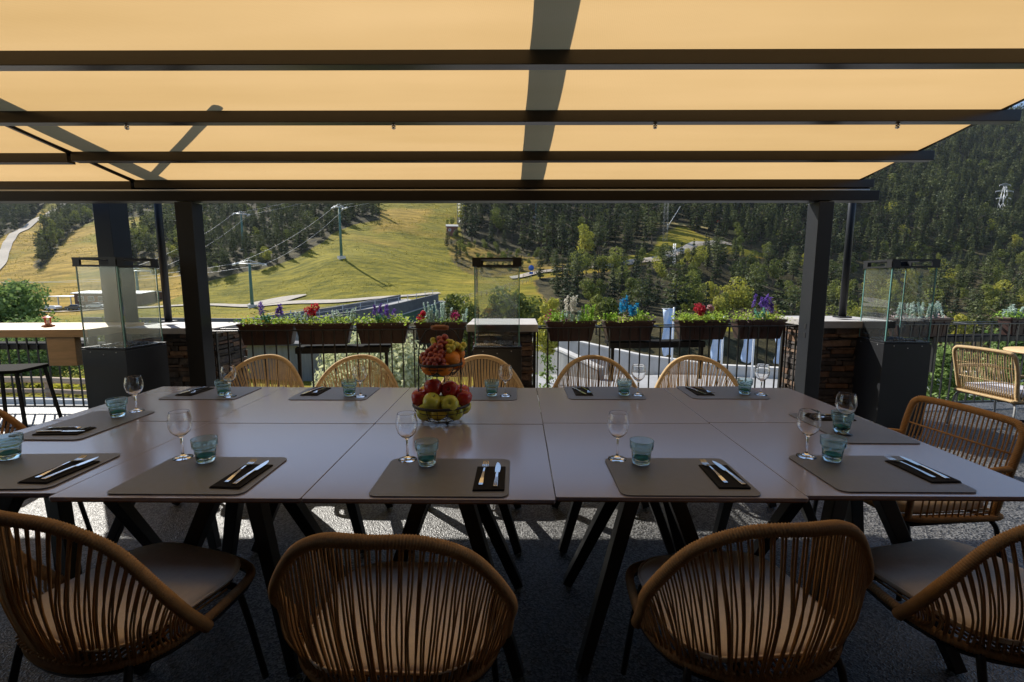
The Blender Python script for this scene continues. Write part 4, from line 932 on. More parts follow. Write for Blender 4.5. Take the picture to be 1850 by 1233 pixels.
def fruit(kind, x, y, z, r, lab, tilt=0, az=0):
    nm_, cat = {'apple_r': ('red_apple', 'apple'), 'apple_g': ('green_apple', 'apple'), 'orange': ('orange', 'orange'), 'lemon': ('lemon', 'lemon')}[kind]
    t = thing(nm_, lab, cat, (fx + x, fy + y, .75 + z)); t.rotation_euler = (tilt, 0, az); m = MB()
    if kind.startswith('apple'):
        prof = [(1e-4, -.78), (.12, -.86), (.34, -.93), (.62, -.82), (.86, -.45), (.98, 0), (.97, .3), (.85, .62), (.6, .84), (.34, .88), (.16, .78), (.05, .64), (1e-4, .6)]
        m.lathe([(a * r, b * r) for a, b in prof], 22)
    elif kind == 'orange': m.ball((0, 0, 0), r, 24, 16, (1, 1, .96))
    else: m.lathe([(1e-4, -1.25 * r), (.2 * r, -1.15 * r), (.55 * r, -.85 * r), (.9 * r, -.4 * r), (r, 0), (.9 * r, .4 * r), (.55 * r, .85 * r), (.2 * r, 1.15 * r), (1e-4, 1.25 * r)], 20)
    m.build('skin', M[kind], t)
    s = MB(); s.tube([(0, 0, .55 * r), (.002, 0, 1.08 * r)] if kind.startswith('apple') else [(0, 0, .93 * r), (0, 0, 1.0 * r)], .0016 if kind.startswith('apple') else .004, 6); s.build('stem', M['stem'], t)
# px measured positions on the stand (facing the camera is -y)
fruit('apple_r', -.034, -.01, .152, .042, 'red apple topmost at left in the lower basket', R(-20), .4)
fruit('apple_r', .042, -.005, .140, .042, 'dark red apple topmost at right in the lower basket', R(70), -.2)
fruit('apple_r', -.092, -.02, .108, .040, 'red apple at the left rim of the lower basket', R(10), 1)
fruit('apple_r', .100, -.015, .108, .040, 'red apple at the right rim of the lower basket', R(25), 2)
fruit('apple_r', .085, .055, .115, .038, 'red apple at the back right of the lower basket', 0, 0)
fruit('apple_g', -.030, -.080, .104, .040, 'yellow-green apple at front left of the lower basket', R(30), .9)
fruit('apple_g', .050, -.078, .094, .040, 'yellow-green apple with its stem hollow showing at front right', R(68), .1)
fruit('apple_g', .008, -.035, .088, .036, 'green apple tucked between the two front apples', 0, 0)
fruit('apple_g', -.065, -.055, .050, .038, 'green apple low at left behind the wires of the lower basket', 1, 0)
fruit('lemon', -.005, -.068, .050, .034, 'yellow lemon low in front behind the wires of the lower basket', R(90), R(80))
fruit('apple_g', .065, -.045, .050, .038, 'green apple low at right behind the wires of the lower basket', 1.3, .5)
fruit('apple_g', .100, .005, .060, .034, 'small green apple low at the far right of the lower basket', .5, .5)
fruit('lemon', -.080, .045, .115, .034, 'yellow lemon peeping out at the back left of the lower basket', R(90), R(20))
fruit('orange', .052, -.035, .288, .040, 'large bright orange on the right of the upper basket')
fruit('orange', -.040, -.045, .252, .038, 'orange low at left behind the wires of the upper basket')
fruit('orange', .022, -.052, .250, .037, 'orange low in front behind the wires of the upper basket')
fruit('orange', .072, .02, .262, .036, 'orange low at the right rim of the upper basket')
fruit('orange', -.066, .005, .272, .036, 'orange at the left rim of the upper basket')
fruit('orange', .082, -.002, .305, .028, 'small orange at the top right behind the bright orange')
def grapes(kind, pts, lab, rad=.0155):
    t = thing('grape_bunch', lab, 'grapes', (fx, fy, .75)); rn = random.Random(len(pts)); m0 = None
    for (x, y, z) in pts:
        r = rad * rn.uniform(.88, 1.1); b = MB()
        if m0 is None: b.ball((0, 0, 0), rad, 14, 10, (1, 1, 1.1)); m0 = b.build('grape', M[kind], t, loc=(x, y, z)); o = m0
        else: o = m0.copy(); COL.objects.link(o); o.location = (x, y, z); o.parent = t
        o.scale = (r / rad,) * 3; o.rotation_euler = (rn.uniform(-1, 1), rn.uniform(-1, 1), 0)
    c = np.mean(pts, 0); s = MB(); s.tube([(c[0] + .012, c[1] - .03, c[2] + .03), (c[0], c[1], c[2]), (c[0] + .02, c[1] + .02, c[2] - .03)], .002, 6); s.build('stalk', M['stem'], t)
g1 = []
rn = random.Random(8)
layout = [(0, -.02, .372), (.022, -.01, .378), (.008, -.035, .36), (.028, -.03, .352), (-.015, -.035, .345), (.005, -.05, .342), (-.028, -.04, .33), (-.01, -.055, .325), (-.045, -.045, .32), (.012, -.06, .318), (-.055, -.035, .305), (-.03, -.06, .308), (-.010, -.068, .305), (.008, -.07, .302), (-.06, -.05, .288), (-.04, -.068, .288), (-.020, -.075, .288), (.0, -.078, .29), (.02, -.07, .283), (-.035, -.078, .272), (-.055, -.064, .27), (-.012, -.082, .27), (.022, -.076, .265), (.03, -.05, .30), (.035, -.045, .275), (-.07, -.03, .30), (-.02, -.02, .33), (.02, -.01, .335), (-.04, -.01, .31), (0, 0, .35)]
grapes('grape_r', layout, 'bunch of red grapes heaped on the left of the upper basket')
grapes('grape_g', [(-.030, -.012, .365), (-.022, -.022, .352), (-.012, -.002, .36)], 'few yellow grapes at the top left of the upper basket', .0145)
grapes('grape_g', [(.052, -.03, .358), (.066, -.035, .352), (.045, -.045, .340), (.06, -.05, .338), (.048, -.055, .328), (.075, -.02, .345), (.09, -.02, .338), (.105, -.01, .345), (.098, -.025, .33), (.06, -.01, .345), (.036, -.035, .345), (.04, -.02, .36)], 'yellow-green grapes above the bright orange on the upper basket', .0145)

for o in list(COL.objects):
    if o.parent is None and o.get('category') in ('apple', 'orange', 'lemon', 'grapes', 'fruit stand'):
        b0 = Vector((fx, fy, .75)); o.location = b0 + (o.location - b0) * 1.09; o.scale = (1.09,) * 3
# ------------------------------------------------------------------ woven chairs
def wrapped(path, r, m, name, parent, pitch=.0075, closed=False, amp=.10):
    P = resample(path, pitch / 3, closed=closed); n = len(P)
    rad = [r * (1 + amp * (math.cos(2 * math.pi * i / 3) if True else 0)) for i in range(n)]
    mb = MB(); mb.tube(P, rad, 10, closed=closed); return mb.build(name, m, parent)
def round_chair(lab, mrope, mcush, seed=0):
    t = thing('woven_chair', lab, 'chair'); rn = random.Random(seed)
    half = [(.300, .01, .400), (.311, -.06, .50), (.318, -.12, .60), (.236, -.178, .742), (.130, -.24, .822), (0, -.28, .846)]
    pts = half + [(-x, y, z) for x, y, z in half[:-1][::-1]]
    rim = catmull(pts, 10)
    wrapped(rim, .0165, mrope, 'back_rim', t)
    # seat ring
    ring = catmull([(.24, .23, .425), (.14, .27, .425), (0, .275, .425), (-.14, .27, .425), (-.24, .23, .425), (-.275, .12, .42), (-.283, -.02, .41), (-.24, -.13, .40), (-.13, -.20, .395), (0, -.22, .39), (.13, -.20, .395), (.24, -.13, .40), (.283, -.02, .41), (.275, .12, .42)], 8, True)
    sf = wrapped(ring, .0135, mrope, 'seat_frame', t, closed=True)
    deck = MB()
    for i in range(26):
        x = -.235 + .47 * i / 25; w = .235 * math.sqrt(max(0, 1 - (abs(x) / .27) ** 3)); deck.tube([(x, -w, .42), (x, w, .425)], .004, 5)
    deck.build('seat_webbing', mrope, t)
    # cords: from rim to the rear half of the ring
    n = 50; R1 = resample(rim[5:-5], n=n); lower = catmull([(.283, .0, .41), (.27, -.08, .405), (.22, -.15, .40), (.12, -.205, .395), (0, -.22, .39), (-.12, -.205, .395), (-.22, -.15, .40), (-.27, -.08, .405), (-.283, 0, .41)], 10)
    R2 = resample(lower, n=n); m = MB()
    for i in range(1, n):
        for k in (0, 1):
            a = R1[i] + Vector(((k - .5) * .009, 0, 0)); b = R2[i] + Vector(((k - .5) * .006 + rn.uniform(-.006, .006), 0, 0))
            mid = a.lerp(b, .55) + Vector((rn.uniform(-.006, .006), -.02 + rn.uniform(-.006, .006), -.01)); q = a.lerp(b, .25) + Vector((0, -.012, 0))
            m.tube(catmull([a, q, mid, b], 4), .0031, 5, caps=False)
    m.build('back_cords', mrope, t)
    # cushion
    ol = rounded(.49, .46, .13, 6); lev = [(.93, .437), (1.0, .446), (1.01, .456), (.985, .466), (.93, .472)]; vs = []; fc = []; N_ = len(ol)
    for s, z in lev: vs += [(x * s, y * s + .02, z + .004 * math.sin(x * 9)) for x, y in ol]
    for s, z in ((.6, .478), (.3, .480)): vs += [(x * s, y * s + .02, z) for x, y in ol]
    for i in range(len(lev) + 1):
        for k in range(N_): l = (k + 1) % N_; fc.append((i * N_ + k, i * N_ + l, (i + 1) * N_ + l, (i + 1) * N_ + k))
    fc.append(tuple(range((len(lev) + 1) * N_, (len(lev) + 2) * N_))); fc.append(tuple(range(N_ - 1, -1, -1)))
    c = MB(); c.add(vs, fc, True); cu = c.build('cushion', mcush, t)
    p = MB(); p.tube([Vector((x * 1.012, y * 1.012 + .02, .458)) for x, y in ol], .0035, 6, closed=True); p.build('piping', mcush, cu)
    for sx in (-1, 1):
        for (y0, y1, z0) in ((.19, .25, .42), (-.17, -.25, .41)):
            m = MB(); m.tube(catmull([(sx * .19, y0 * .8, z0 - .012), (sx * .225, y0, z0 - .05), (sx * .25, y1, .01)], 6), .011, 10); m.build('leg', M['black'], t)
    m = MB(); m.tube(ring[::4], .008, 6, closed=True); o = m.build('under_frame', M['black'], t); o.location = (0, 0, -.02)
    return t
def arm_chair(lab, mrope, mcush):
    t = thing('woven_armchair', lab, 'armchair')
    # squarish back loop, rounded corners; leaning back
    W, D_ = .255, -.22
    back = catmull([(W, .02 + D_, .36), (W, D_, .44), (W + .01, D_ - .03, .60), (W + .01, D_ - .065, .74), (W - .01, D_ - .075, .785), (W - .06, D_ - .08, .80), (0, D_ - .085, .805), (-W + .06, D_ - .08, .80), (-W + .01, D_ - .075, .785), (-W - .01, D_ - .065, .74), (-W - .01, D_ - .03, .60), (-W, D_, .44), (-W, D_ + .02, .36)], 8)
    wrapped(back, .0165, mrope, 'back_rim', t)
    m = MB(); rn = random.Random(2)
    for i in range(24):
        x = -W + .02 + (2 * W - .04) * i / 23
        m.tube(catmull([(x, D_ - .08, .80), (x + rn.uniform(-.003, .003), D_ - .055, .66), (x, D_ - .02, .52), (x, D_ + .01, .385)], 4), .0036, 5)
    for z, y in ((.66, D_ - .05), (.52, D_ - .018)): m.tube([(-W, y, z), (W, y, z)], .0048, 6)
    m.build('back_cords', mrope, t)
    seat = catmull([(.26, -.22, .37), (.26, 0, .375), (.26, .20, .385), (.20, .25, .385), (0, .255, .385), (-.20, .25, .385), (-.26, .20, .385), (-.26, 0, .375), (-.26, -.22, .37), (-.18, -.24, .37), (.18, -.24, .37)], 6, True)
    wrapped(seat, .014, mrope, 'seat_frame', t, closed=True)
    d = MB()
    for i in range(24): x = -.24 + .48 * i / 23; d.tube([(x, -.23, .38), (x, .25, .39)], .004, 5)
    d.build('seat_webbing', mrope, t)
    for s in (-1, 1):
        a = wrapped(catmull([(s * .265, D_ - .025, .60), (s * .285, D_ + .08, .605), (s * .29, .10, .60), (s * .285, .20, .585), (s * .275, .235, .55), (s * .265, .24, .40)], 8), .013, mrope, 'armrest', t)
        m = MB()
        for i in range(13):
            y = -.19 + .38 * i / 12; m.tube([(s * .288, y, .60), (s * .265, y - .01, .385)], .0034, 5)
        m.build('arm_cords', mrope, a)
    ol = rounded(.47, .44, .05, 4); vs = []; fc = []; N_ = len(ol); lev = [(.97, .395), (1, .405), (1, .43), (.96, .442), (.5, .448)]
    for s, z in lev: vs += [(x * s, y * s + .015, z) for x, y in ol]
    for i in range(len(lev) - 1):
        for k in range(N_): l = (k + 1) % N_; fc.append((i * N_ + k, i * N_ + l, (i + 1) * N_ + l, (i + 1) * N_ + k))
    fc.append(tuple(range((len(lev) - 1) * N_, len(lev) * N_))); fc.append(tuple(range(N_ - 1, -1, -1)))
    c = MB(); c.add(vs, fc, True); c.build('cushion', mcush, t)
    for s in (-1, 1):
        m = MB(); m.tube(catmull([(s * .20, -.2, .352), (s * .245, -.215, .34), (s * .265, -.23, .27), (s * .275, -.26, .01)], 6), .011, 10); m.build('leg', M['black'] if mrope is M['rope'] else M['galv'], t)
        m = MB(); m.tube(catmull([(s * .20, .2, .352), (s * .245, .215, .34), (s * .265, .23, .27), (s * .275, .25, .01)], 6), .011, 10); m.build('leg', M['black'] if mrope is M['rope'] else M['galv'], t)
    m = MB(); m.tube([(-.24, -.2, .352), (.24, -.2, .352)], .010, 8); m.tube([(-.24, .2, .352), (.24, .2, .352)], .010, 8); m.tube([(-.24, -.2, .35), (-.24, .2, .35)], .010, 8); m.tube([(.24, -.2, .35), (.24, .2, .35)], .010, 8); m.build('under_frame', M['black'], t)
    return t
c0 = round_chair('tan rope chair near side, in front of the fruit stand', M['rope'], M['cushion'])
c0.location = (-.334, 1.295, 0); c0.rotation_euler = (0, 0, R(-2)); c0['group'] = 'woven chairs on the near side'
GN = 'woven chairs on the near side'
dup(c0, (-1.225, 1.385, 0), R(-17), 'tan rope chair near side at far left, turned to the right', group=GN)
dup(c0, (.665, 1.36, 0), R(6), 'tan rope chair near side right of centre, turned to the left', group=GN)
dup(c0, (1.484, 1.44, 0), R(13), 'tan rope chair near side at far right, cut by the picture edge', group=GN)
cf = round_chair('straw rope chair far side, left of the railing shelf', M['ropelight'], M['cushion'], 3); GF = 'woven chairs on the far side by the railing'
cf['group'] = GF; cf.location = (-1.93, 3.37, 0); cf.rotation_euler = (0, 0, R(180)); cf['label'] = 'straw rope chair far side, beside the left post'
for x, l, a in ((-1.215, 'straw rope chair far side, second from the left post', 178), (-.27, 'straw rope chair far side, in front of the middle heater', 181), (.585, 'straw rope chair far side, right of the middle heater', 182), (1.345, 'straw rope chair far side, nearest the right post', 179)):
    dup(cf, (x, 3.37, 0), R(a), l, group=GF)
ac = arm_chair('tan rope armchair with squared back at the right head of the table', M['rope'], M['cushion']); ac.location = (1.93, 2.30, 0); ac.rotation_euler = (0, 0, R(97))
ac2 = arm_chair('straw rope armchair with pale cushion in the sun by the right railing', M['ropelight'], M['cushion_w']); ac2.location = (4.58, 4.42, 0); ac2.rotation_euler = (0, 0, R(-84))
dup(c0, (-2.62, 2.22, 0), R(-90), 'tan rope chair at the left head of the table, mostly out of frame', group='woven chair at the left head')

# small round side table
t = thing('side_table', 'small round bistro table beside the sunlit armchair', 'table', (5.15, 4.6, 0))
MB().lathe([(.0005, .735), (.33, .735), (.335, .745), (.33, .755), (.0005, .755)], 40).build('tabletop', M['wood'], t)
MB().tube([(0, 0, .02), (0, 0, .735)], .03, 12).build('column', M['black'], t)
for k in range(4):
    a = R(45 + 90 * k); MB().tube([(0, 0, .05), (.28 * math.cos(a), .28 * math.sin(a), .012)], .016, 8).build('foot', M['black'], t)

# ------------------------------------------------------------------ bar table, stool, lantern (left)
t = thing('bar_table', 'pale sunlit wooden bar table along the left railing', 'bar table', (-5.2, 4.42, 0), R(4))
MB().box((0, .02, .965), (2.7, .72, .07)).build('tabletop', M['wood'], t, .004)
MB().box((1.1, -.29, .80), (.24, .07, .26)).build('bracket_board', M['wood'], t, .004)
MB().box((-.9, -.29, .80), (.24, .07, .26)).build('bracket_board', M['wood'], t, .004)

for x in (-.9, .9): MB().box((x, .28, .465), (.05, .05, .93)).build('leg', M['black'], t)
t = thing('bar_stool', 'black metal bar stool in front of the wooden bar table', 'bar stool', (-3.98, 3.62, 0), R(12))
MB().prism(rounded(.36, .34, .04), .735, .76).build('seat', M['shelf'], t, .004)
for sx in (-1, 1):
    for sy in (-1, 1): MB().tube([(sx * .15, sy * .14, .735), (sx * .22, sy * .21, .005)], .013, 4, square=True).build('leg', M['black'], t)
for z, s in ((.27, .195), (.22, .20)):
    m = MB(); m.tube([(-s, -s, z), (s, -s, z)], .008, 6) if z > .25 else m.tube([(-s, s, z), (s, s, z)], .008, 6); m.build('footrest', M['black'], t)
m = MB(); m.tube([(-.2, -.2, .24), (-.2, .2, .24)], .008, 6); m.tube([(.2, -.2, .24), (.2, .2, .24)], .008, 6); m.build('footrest', M['black'], t)
t = thing('lantern', 'tiny red-roofed lantern standing on the bar table', 'lantern', (-4.42, 4.42, 1.0), R(10))
MB().lathe([(.0005, 0), (.05, 0), (.05, .012), (.03, .02), (.0005, .02)], 16).build('base', M['orange_wood'], t)
MB().lathe([(.0005, .105), (.045, .085), (.05, .08), (.0005, .08)], 4).build('roof', M['red'], t)
m = MB()
for k in range(4): a = k * math.pi / 2; m.tube([(.026 * math.cos(a), .026 * math.sin(a), .018), (.026 * math.cos(a), .026 * math.sin(a), .085)], .003, 5)
m.build('frame', M['red'], t); MB().tube([(0, 0, .02), (0, 0, .06)], .013, 10).build('candle', M['white'], t)

# ------------------------------------------------------------------ planters
def leaves(m, pts, s, seed, upb=.5):
    rs = np.random.RandomState(seed); C = np.array(pts); n = len(C); Nn = rs.normal(size=(n, 3)); Nn[:, 2] = np.abs(Nn[:, 2]) + upb
    return clump_arrays(rs, C, s * rs.uniform(.6, 1.3, n), Nn)
def tuft(rs, cx, cy, w, h, n, d=.05):
    p = np.stack([cx + rs.normal(size=n) * w * .45, cy + rs.normal(size=n) * d, np.abs(rs.normal(size=n)) * h * .62], -1); p[:, 0] = np.clip(p[:, 0], cx - w, cx + w)
    return p
def spike(rs, x, y, h, n=30, w=.008, lean=None, z0=.0):
    lx, ly = lean if lean else (rs.uniform(-.25, .25), rs.uniform(-.15, .15)); t = rs.uniform(0, 1, n)
    return np.stack([x + lx * h * t + rs.normal(size=n) * w * (1 - .5 * t), y + ly * h * t + rs.normal(size=n) * w, z0 + h * t], -1)
def planter(px_x, w, lab, spec, seed, yoff=.115):
    y = RY(px_x) + yoff; rz = math.atan(.107); t = thing('planter_box', lab, 'planter', (px_x, y, .81), rz); d = .17; H_ = .21
    rs = np.random.RandomState(seed); vs = []; fc = []
    lev = [(.80, .72, 0), (.95, .92, H_ - .03), (.955, .93, H_ - .028), (1.0, 1.0, H_ - .024), (1.0, 1.0, H_), (.95, .88, H_), (.93, .84, H_ - .03)]
    for a, b, z in lev: vs += [(x * a, yy * b, z) for x, yy in rounded(w, d, .015, 2)]
    N_ = len(rounded(w, d, .015, 2))
    for i in range(len(lev) - 1):
        for k in range(N_): l = (k + 1) % N_; fc.append((i * N_ + k, i * N_ + l, (i + 1) * N_ + l, (i + 1) * N_ + k))
    fc.append(tuple(range(N_ - 1, -1, -1))); m = MB(); m.add(vs, fc); 
    for i in range(-2, 3): m.box((i * w * .17, -d * .41, H_ * .45), (.012, .012, H_ * .75), M=Matrix.Rotation(R(7), 3, 'X'))
    tb = m.build('tub', M['tub'], t, .003)
    MB().box((0, 0, H_ - .032), (w * .92, d * .8, .008)).build('soil', M['soil'], t)
    for nm_, mt, kind, args in spec:
        if kind == 'tuft':
            P_ = []
            for (cx, ww, hh, n) in args: P_.append(tuft(rs, cx * w, 0, ww * w, hh, n))
            P_ = np.concatenate(P_); sz = .0125
        elif kind == 'spikes':
            P_ = []
            for (cx, hh, num, ww) in args:
                for k in range(num): P_.append(spike(rs, (cx + rs.uniform(-.5, .5) * ww) * w, rs.uniform(-.04, .04), hh * rs.uniform(.65, 1.1), int(70 * hh / .15), .006))
            P_ = np.concatenate(P_); sz = .010
        elif kind == 'heads':   # each flower spike carried above the foliage is a part
            for (cx, z, hh, num, ww) in args:
                for k in range(num):
                    q = spike(rs, (cx + rs.uniform(-.5, .5) * ww) * w, rs.uniform(-.04, .04), hh * 1.25 * rs.uniform(.8, 1.2), 110, .010, z0=z * 1.15 * rs.uniform(.7, 1.1)); q[:, 2] += H_ - .02
                    V, Fq = leaves(None, q, .009, seed + k); npmesh(nm_[:-1], V, Fq, M[mt], t)
            continue
        else:                   # each ball of petals is a part
            for (cx, z, r_) in args:
                dd = rs.normal(size=(170, 3)); dd /= np.linalg.norm(dd, axis=1, keepdims=True); q = np.array([cx * w, -.02, z * 1.15 + H_ - .02]) + dd * r_ * 1.3 * rs.uniform(.5, 1.05, (170, 1))
                V, Fq = leaves(None, q, .010, seed); npmesh(nm_[:-1], V, Fq, M[mt], t)
            continue
        P_[:, 2] += H_ - .02; V, Fq = leaves(None, P_, sz, seed + len(nm_)); npmesh(nm_, V, Fq, M[mt], t)
    return t
G, LM, SI, JA = 'fl_green', 'fl_lime', 'fl_silver', 'fl_jade'
full = [(-.3, .3, .07, 260), (.05, .3, .06, 260), (.35, .2, .07, 220)]
def xr(px_x0, px_x1): return (px_x0 + px_x1) / 2
PLS = [
 (-2.43, .54, 'brown planter nearest the left post, purple spikes among yellow-green leaves', [('foliage', G, 'tuft', full), ('silver_foliage', JA, 'spikes', [(-.05, .12, 7, .3)]), ('yellow_flowers', 'fl_yellow', 'tuft', [(-.35, .1, .09, 40), (.1, .3, .08, 40)]), ('purple_flowers', 'fl_purple', 'heads', [(-.06, .10, .09, 2, .1), (.18, .09, .07, 3, .15)])]),
 (-1.90, .55, 'brown planter with red flower heads at its left end', [('foliage', G, 'tuft', full), ('silver_foliage', SI, 'spikes', [(-.35, .13, 7, .3), (.3, .17, 8, .4)]), ('red_flowers', 'fl_red', 'balls', [(-.25, .12, .036), (-.14, .15, .032), (-.2, .10, .03)])]),
 (-1.34, .53, 'brown planter with purple spikes over small white-flowered leaves', [('foliage', G, 'tuft', full + [(0, .45, .05, 200)]), ('jade_foliage', JA, 'spikes', [(0, .10, 9, .25)]), ('white_flowers', 'fl_white', 'tuft', [(-.25, .2, .06, 60), (.3, .2, .06, 60)]), ('purple_flowers', 'fl_purple', 'heads', [(-.05, .09, .08, 5, .3), (.12, .07, .06, 2, .1)])]),
 (-.775, .52, 'brown planter behind the fruit stand, red and magenta flowers with silver spikes', [('foliage', G, 'tuft', [(-.35, .12, .06, 120), (.2, .3, .05, 200)]), ('silver_foliage', SI, 'spikes', [(-.05, .21, 17, .4), (.45, .14, 3, .1)]), ('red_flowers', 'fl_red', 'balls', [(-.38, .05, .03), (-.33, .09, .022)]), ('magenta_flowers', 'fl_magenta', 'balls', [(.27, .07, .04)])]),
 (.545, .53, 'brown planter just right of the middle pillar, white heather and lime ferns', [('foliage', LM, 'tuft', [(-.25, .25, .08, 200), (.3, .25, .07, 220)]), ('fern_fronds', LM, 'spikes', [(.37, .18, 7, .25), (-.2, .12, 6, .3)]), ('silver_foliage', SI, 'spikes', [(0, .12, 12, .35)]), ('white_flowers', 'fl_white', 'heads', [(0, .10, .12, 9, .25)]), ('pink_flowers', 'fl_magenta', 'tuft', [(-.42, .08, .09, 30), (-.1, .1, .04, 20)])]),
 (1.155, .55, 'brown planter with turquoise flower spikes', [('foliage', G, 'tuft', [(-.2, .3, .06, 240), (.25, .25, .06, 240)]), ('lime_foliage', LM, 'spikes', [(-.35, .11, 8, .25), (.27, .14, 6, .2)]), ('white_flowers', 'fl_pink', 'tuft', [(-.1, .15, .08, 60), (.35, .1, .08, 40)]), ('turquoise_flowers', 'fl_blue', 'heads', [(-.1, .11, .10, 5, .12), (.12, .08, .08, 6, .14)])]),
 (1.95, .57, 'brown planter with crimson and pale pink flower heads over green leaves', [('foliage', G, 'tuft', full + [(-.3, .2, .07, 200), (.3, .2, .08, 200)]), ('crimson_flowers', 'fl_red', 'balls', [(-.08, .13, .042), (.0, .11, .03), (-.02, .08, .025)]), ('pink_flowers', 'fl_pink', 'balls', [(.14, .13, .02), (.18, .115, .018)])]),
 (2.585, .57, 'brown planter nearest the right post, lavender spikes and silver-green leaves', [('foliage', G, 'tuft', full), ('jade_foliage', JA, 'spikes', [(.1, .13, 12, .35)]), ('white_flowers', 'fl_pink', 'tuft', [(-.2, .2, .06, 60), (.35, .1, .07, 30)]), ('purple_flowers', 'fl_purple', 'heads', [(.05, .12, .10, 6, .35), (.28, .09, .09, 3, .1)])]),
 (4.46, .70, 'brown planter with pale blue-green spikes behind the right heater', [('silver_foliage', SI, 'spikes', [(.0, .19, 26, .9)]), ('pink_flowers', 'fl_pink', 'tuft', [(-.35, .15, .07, 90), (.3, .2, .05, 70)])]),
 (5.80, .60, 'brown planter at the far right edge with silver and lime leaves', [('foliage', LM, 'tuft', full), ('silver_foliage', SI, 'spikes', [(-.3, .15, 10, .3)])]),
]
for i, (x, w, lab, spec) in enumerate(PLS): planter(x, w, lab, spec, 20 + i)

# ------------------------------------------------------------------ middle distance
def polywall(name, label, pts, z0f, z1f, th, m, cat='wall', capm=None, topw=None):
    """wall following pts; z0f/z1f give bottom and top height per point"""
    t = thing(name, label, cat, (pts[0][0], pts[0][1], 0)); o = Vector((pts[0][0], pts[0][1], 0))
    def seg(mb, w, za, zb):
        vs = []; fs = []; N_ = len(pts)
        for i, p in enumerate(pts):
            p = Vector((p[0], p[1], 0)); tn = Vector(pts[min(i + 1, N_ - 1)][:2] + (0,)) - Vector(pts[max(i - 1, 0)][:2] + (0,)); tn.normalize(); s = Vector((-tn.y, tn.x, 0)) * w / 2; q = p - o
            vs += [q - s + Vector((0, 0, za[i])), q + s + Vector((0, 0, za[i])), q + s + Vector((0, 0, zb[i])), q - s + Vector((0, 0, zb[i]))]
        for i in range(N_ - 1):
            for k in range(4): l = (k + 1) % 4; fs.append((4 * i + k, 4 * i + l, 4 * i + 4 + l, 4 * i + 4 + k))
        fs += [(3, 2, 1, 0), tuple(4 * (N_ - 1) + k for k in range(4))]; mb.add(vs, fs)
    a = MB(); seg(a, th, z0f, z1f); a.build('wall', m, t)
    if capm: a = MB(); seg(a, topw or th + .1, [z + .002 for z in z1f], [z + .14 for z in z1f]); a.build('coping', capm, t)
    return t
# retaining wall below, left of centre, with stained face
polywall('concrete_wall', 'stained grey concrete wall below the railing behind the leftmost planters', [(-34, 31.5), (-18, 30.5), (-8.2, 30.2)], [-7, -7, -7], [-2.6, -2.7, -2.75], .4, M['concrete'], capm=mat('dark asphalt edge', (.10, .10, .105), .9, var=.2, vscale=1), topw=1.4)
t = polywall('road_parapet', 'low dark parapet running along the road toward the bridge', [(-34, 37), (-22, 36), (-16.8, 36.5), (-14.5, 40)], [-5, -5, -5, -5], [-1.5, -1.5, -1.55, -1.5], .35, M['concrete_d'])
# bridge: deck with parapet and teal girder
bp = [(-17.2, 36), (-15.8, 45), (-14.6, 55), (-13.4, 66), (-13.0, 80)]
br = thing('bridge', 'road bridge with teal girder and fenced concrete parapet leading to the meadow', 'bridge', (0, 0, 0))
def seg3(pts, w, dz0, dz1, off=0):
    P = catmull(pts, 6); vs = []; fs = []; N_ = len(P)
    for i, p in enumerate(P):
        tn = P[min(i + 1, N_ - 1)] - P[max(i - 1, 0)]; tn.z = 0; tn.normalize(); s = Vector((-tn.y, tn.x, 0)); c = p + s * off
        vs += [c - s * w / 2 + Vector((0, 0, dz0)), c + s * w / 2 + Vector((0, 0, dz0)), c + s * w / 2 + Vector((0, 0, dz1)), c - s * w / 2 + Vector((0, 0, dz1))]
    for i in range(N_ - 1):
        for k in range(4): l = (k + 1) % 4; fs.append((4 * i + k, 4 * i + l, 4 * i + 4 + l, 4 * i + 4 + k))
    fs += [(3, 2, 1, 0), tuple(4 * (N_ - 1) + k for k in range(4))]; m = MB(); m.add(vs, fs); return m, P
BP = [(-18.0, 34, -2.7), (-16.2, 44, -2.6), (-15.0, 55, -2.5), (-14.0, 66, -2.2), (-13.4, 80, -1.9)]
m, P = seg3(BP, 6.5, -.35, 0, 3.2); m.build('deck', M['asphalt_l'], br)
m, P = seg3(BP, .3, -.4, 1.0, 0); m.build('parapet', M['concrete_d'], br)
m, P = seg3(BP, .3, -.4, .8, 6.4); m.build('parapet', M['concrete_d'], br)
m, P = seg3(BP, .5, -.5, -.402, -.1); m.build('edge_beam', M['concrete_w'], br)
m, P = seg3(BP, .3, -2.1, -.505, .3); m.build('girder', M['teal'], br)
for i in range(2, len(P) - 1, 2):
    p = P[i]; MB().tube([p + Vector((0, 0, 1.0)), p + Vector((0, 0, 1.75))], .04, 5).build('fence_post', M['galv'], br)
m = MB()
for dz in (1.3, 1.7): m.tube([p + Vector((0, 0, dz)) for p in P], .018, 4)
m.build('fence_wire', M['galv'], br)
for (x, y) in ((-12.5, 80.5), (-17.5, 36)): MB().box((x + 1.5 * 0, y, -5.2), (7, 2.2, 6)).build('abutment', M['concrete'], br)
# field fence behind the gorge
t = thing('field_fence', 'thin wire field fence crossing the meadow edge behind the middle heater', 'fence', (0, 0, 0)); fp = [(-17, 84), (-12, 95), (-7, 108), (-2, 120), (3, 128)]
P = catmull([(a, b, 0) for a, b in fp], 5); P = [Vector((p.x, p.y, hs(p.x, p.y))) for p in P]
for p in P: MB().tube([p, p + Vector((0, 0, 1.3))], .06, 5).build('post', M['fence_wood'], t)
m = MB()
for dz in (.5, .85, 1.2): m.tube([p + Vector((0, 0, dz)) for p in P], .025, 4)
m.build('wire', M['galv'], t)
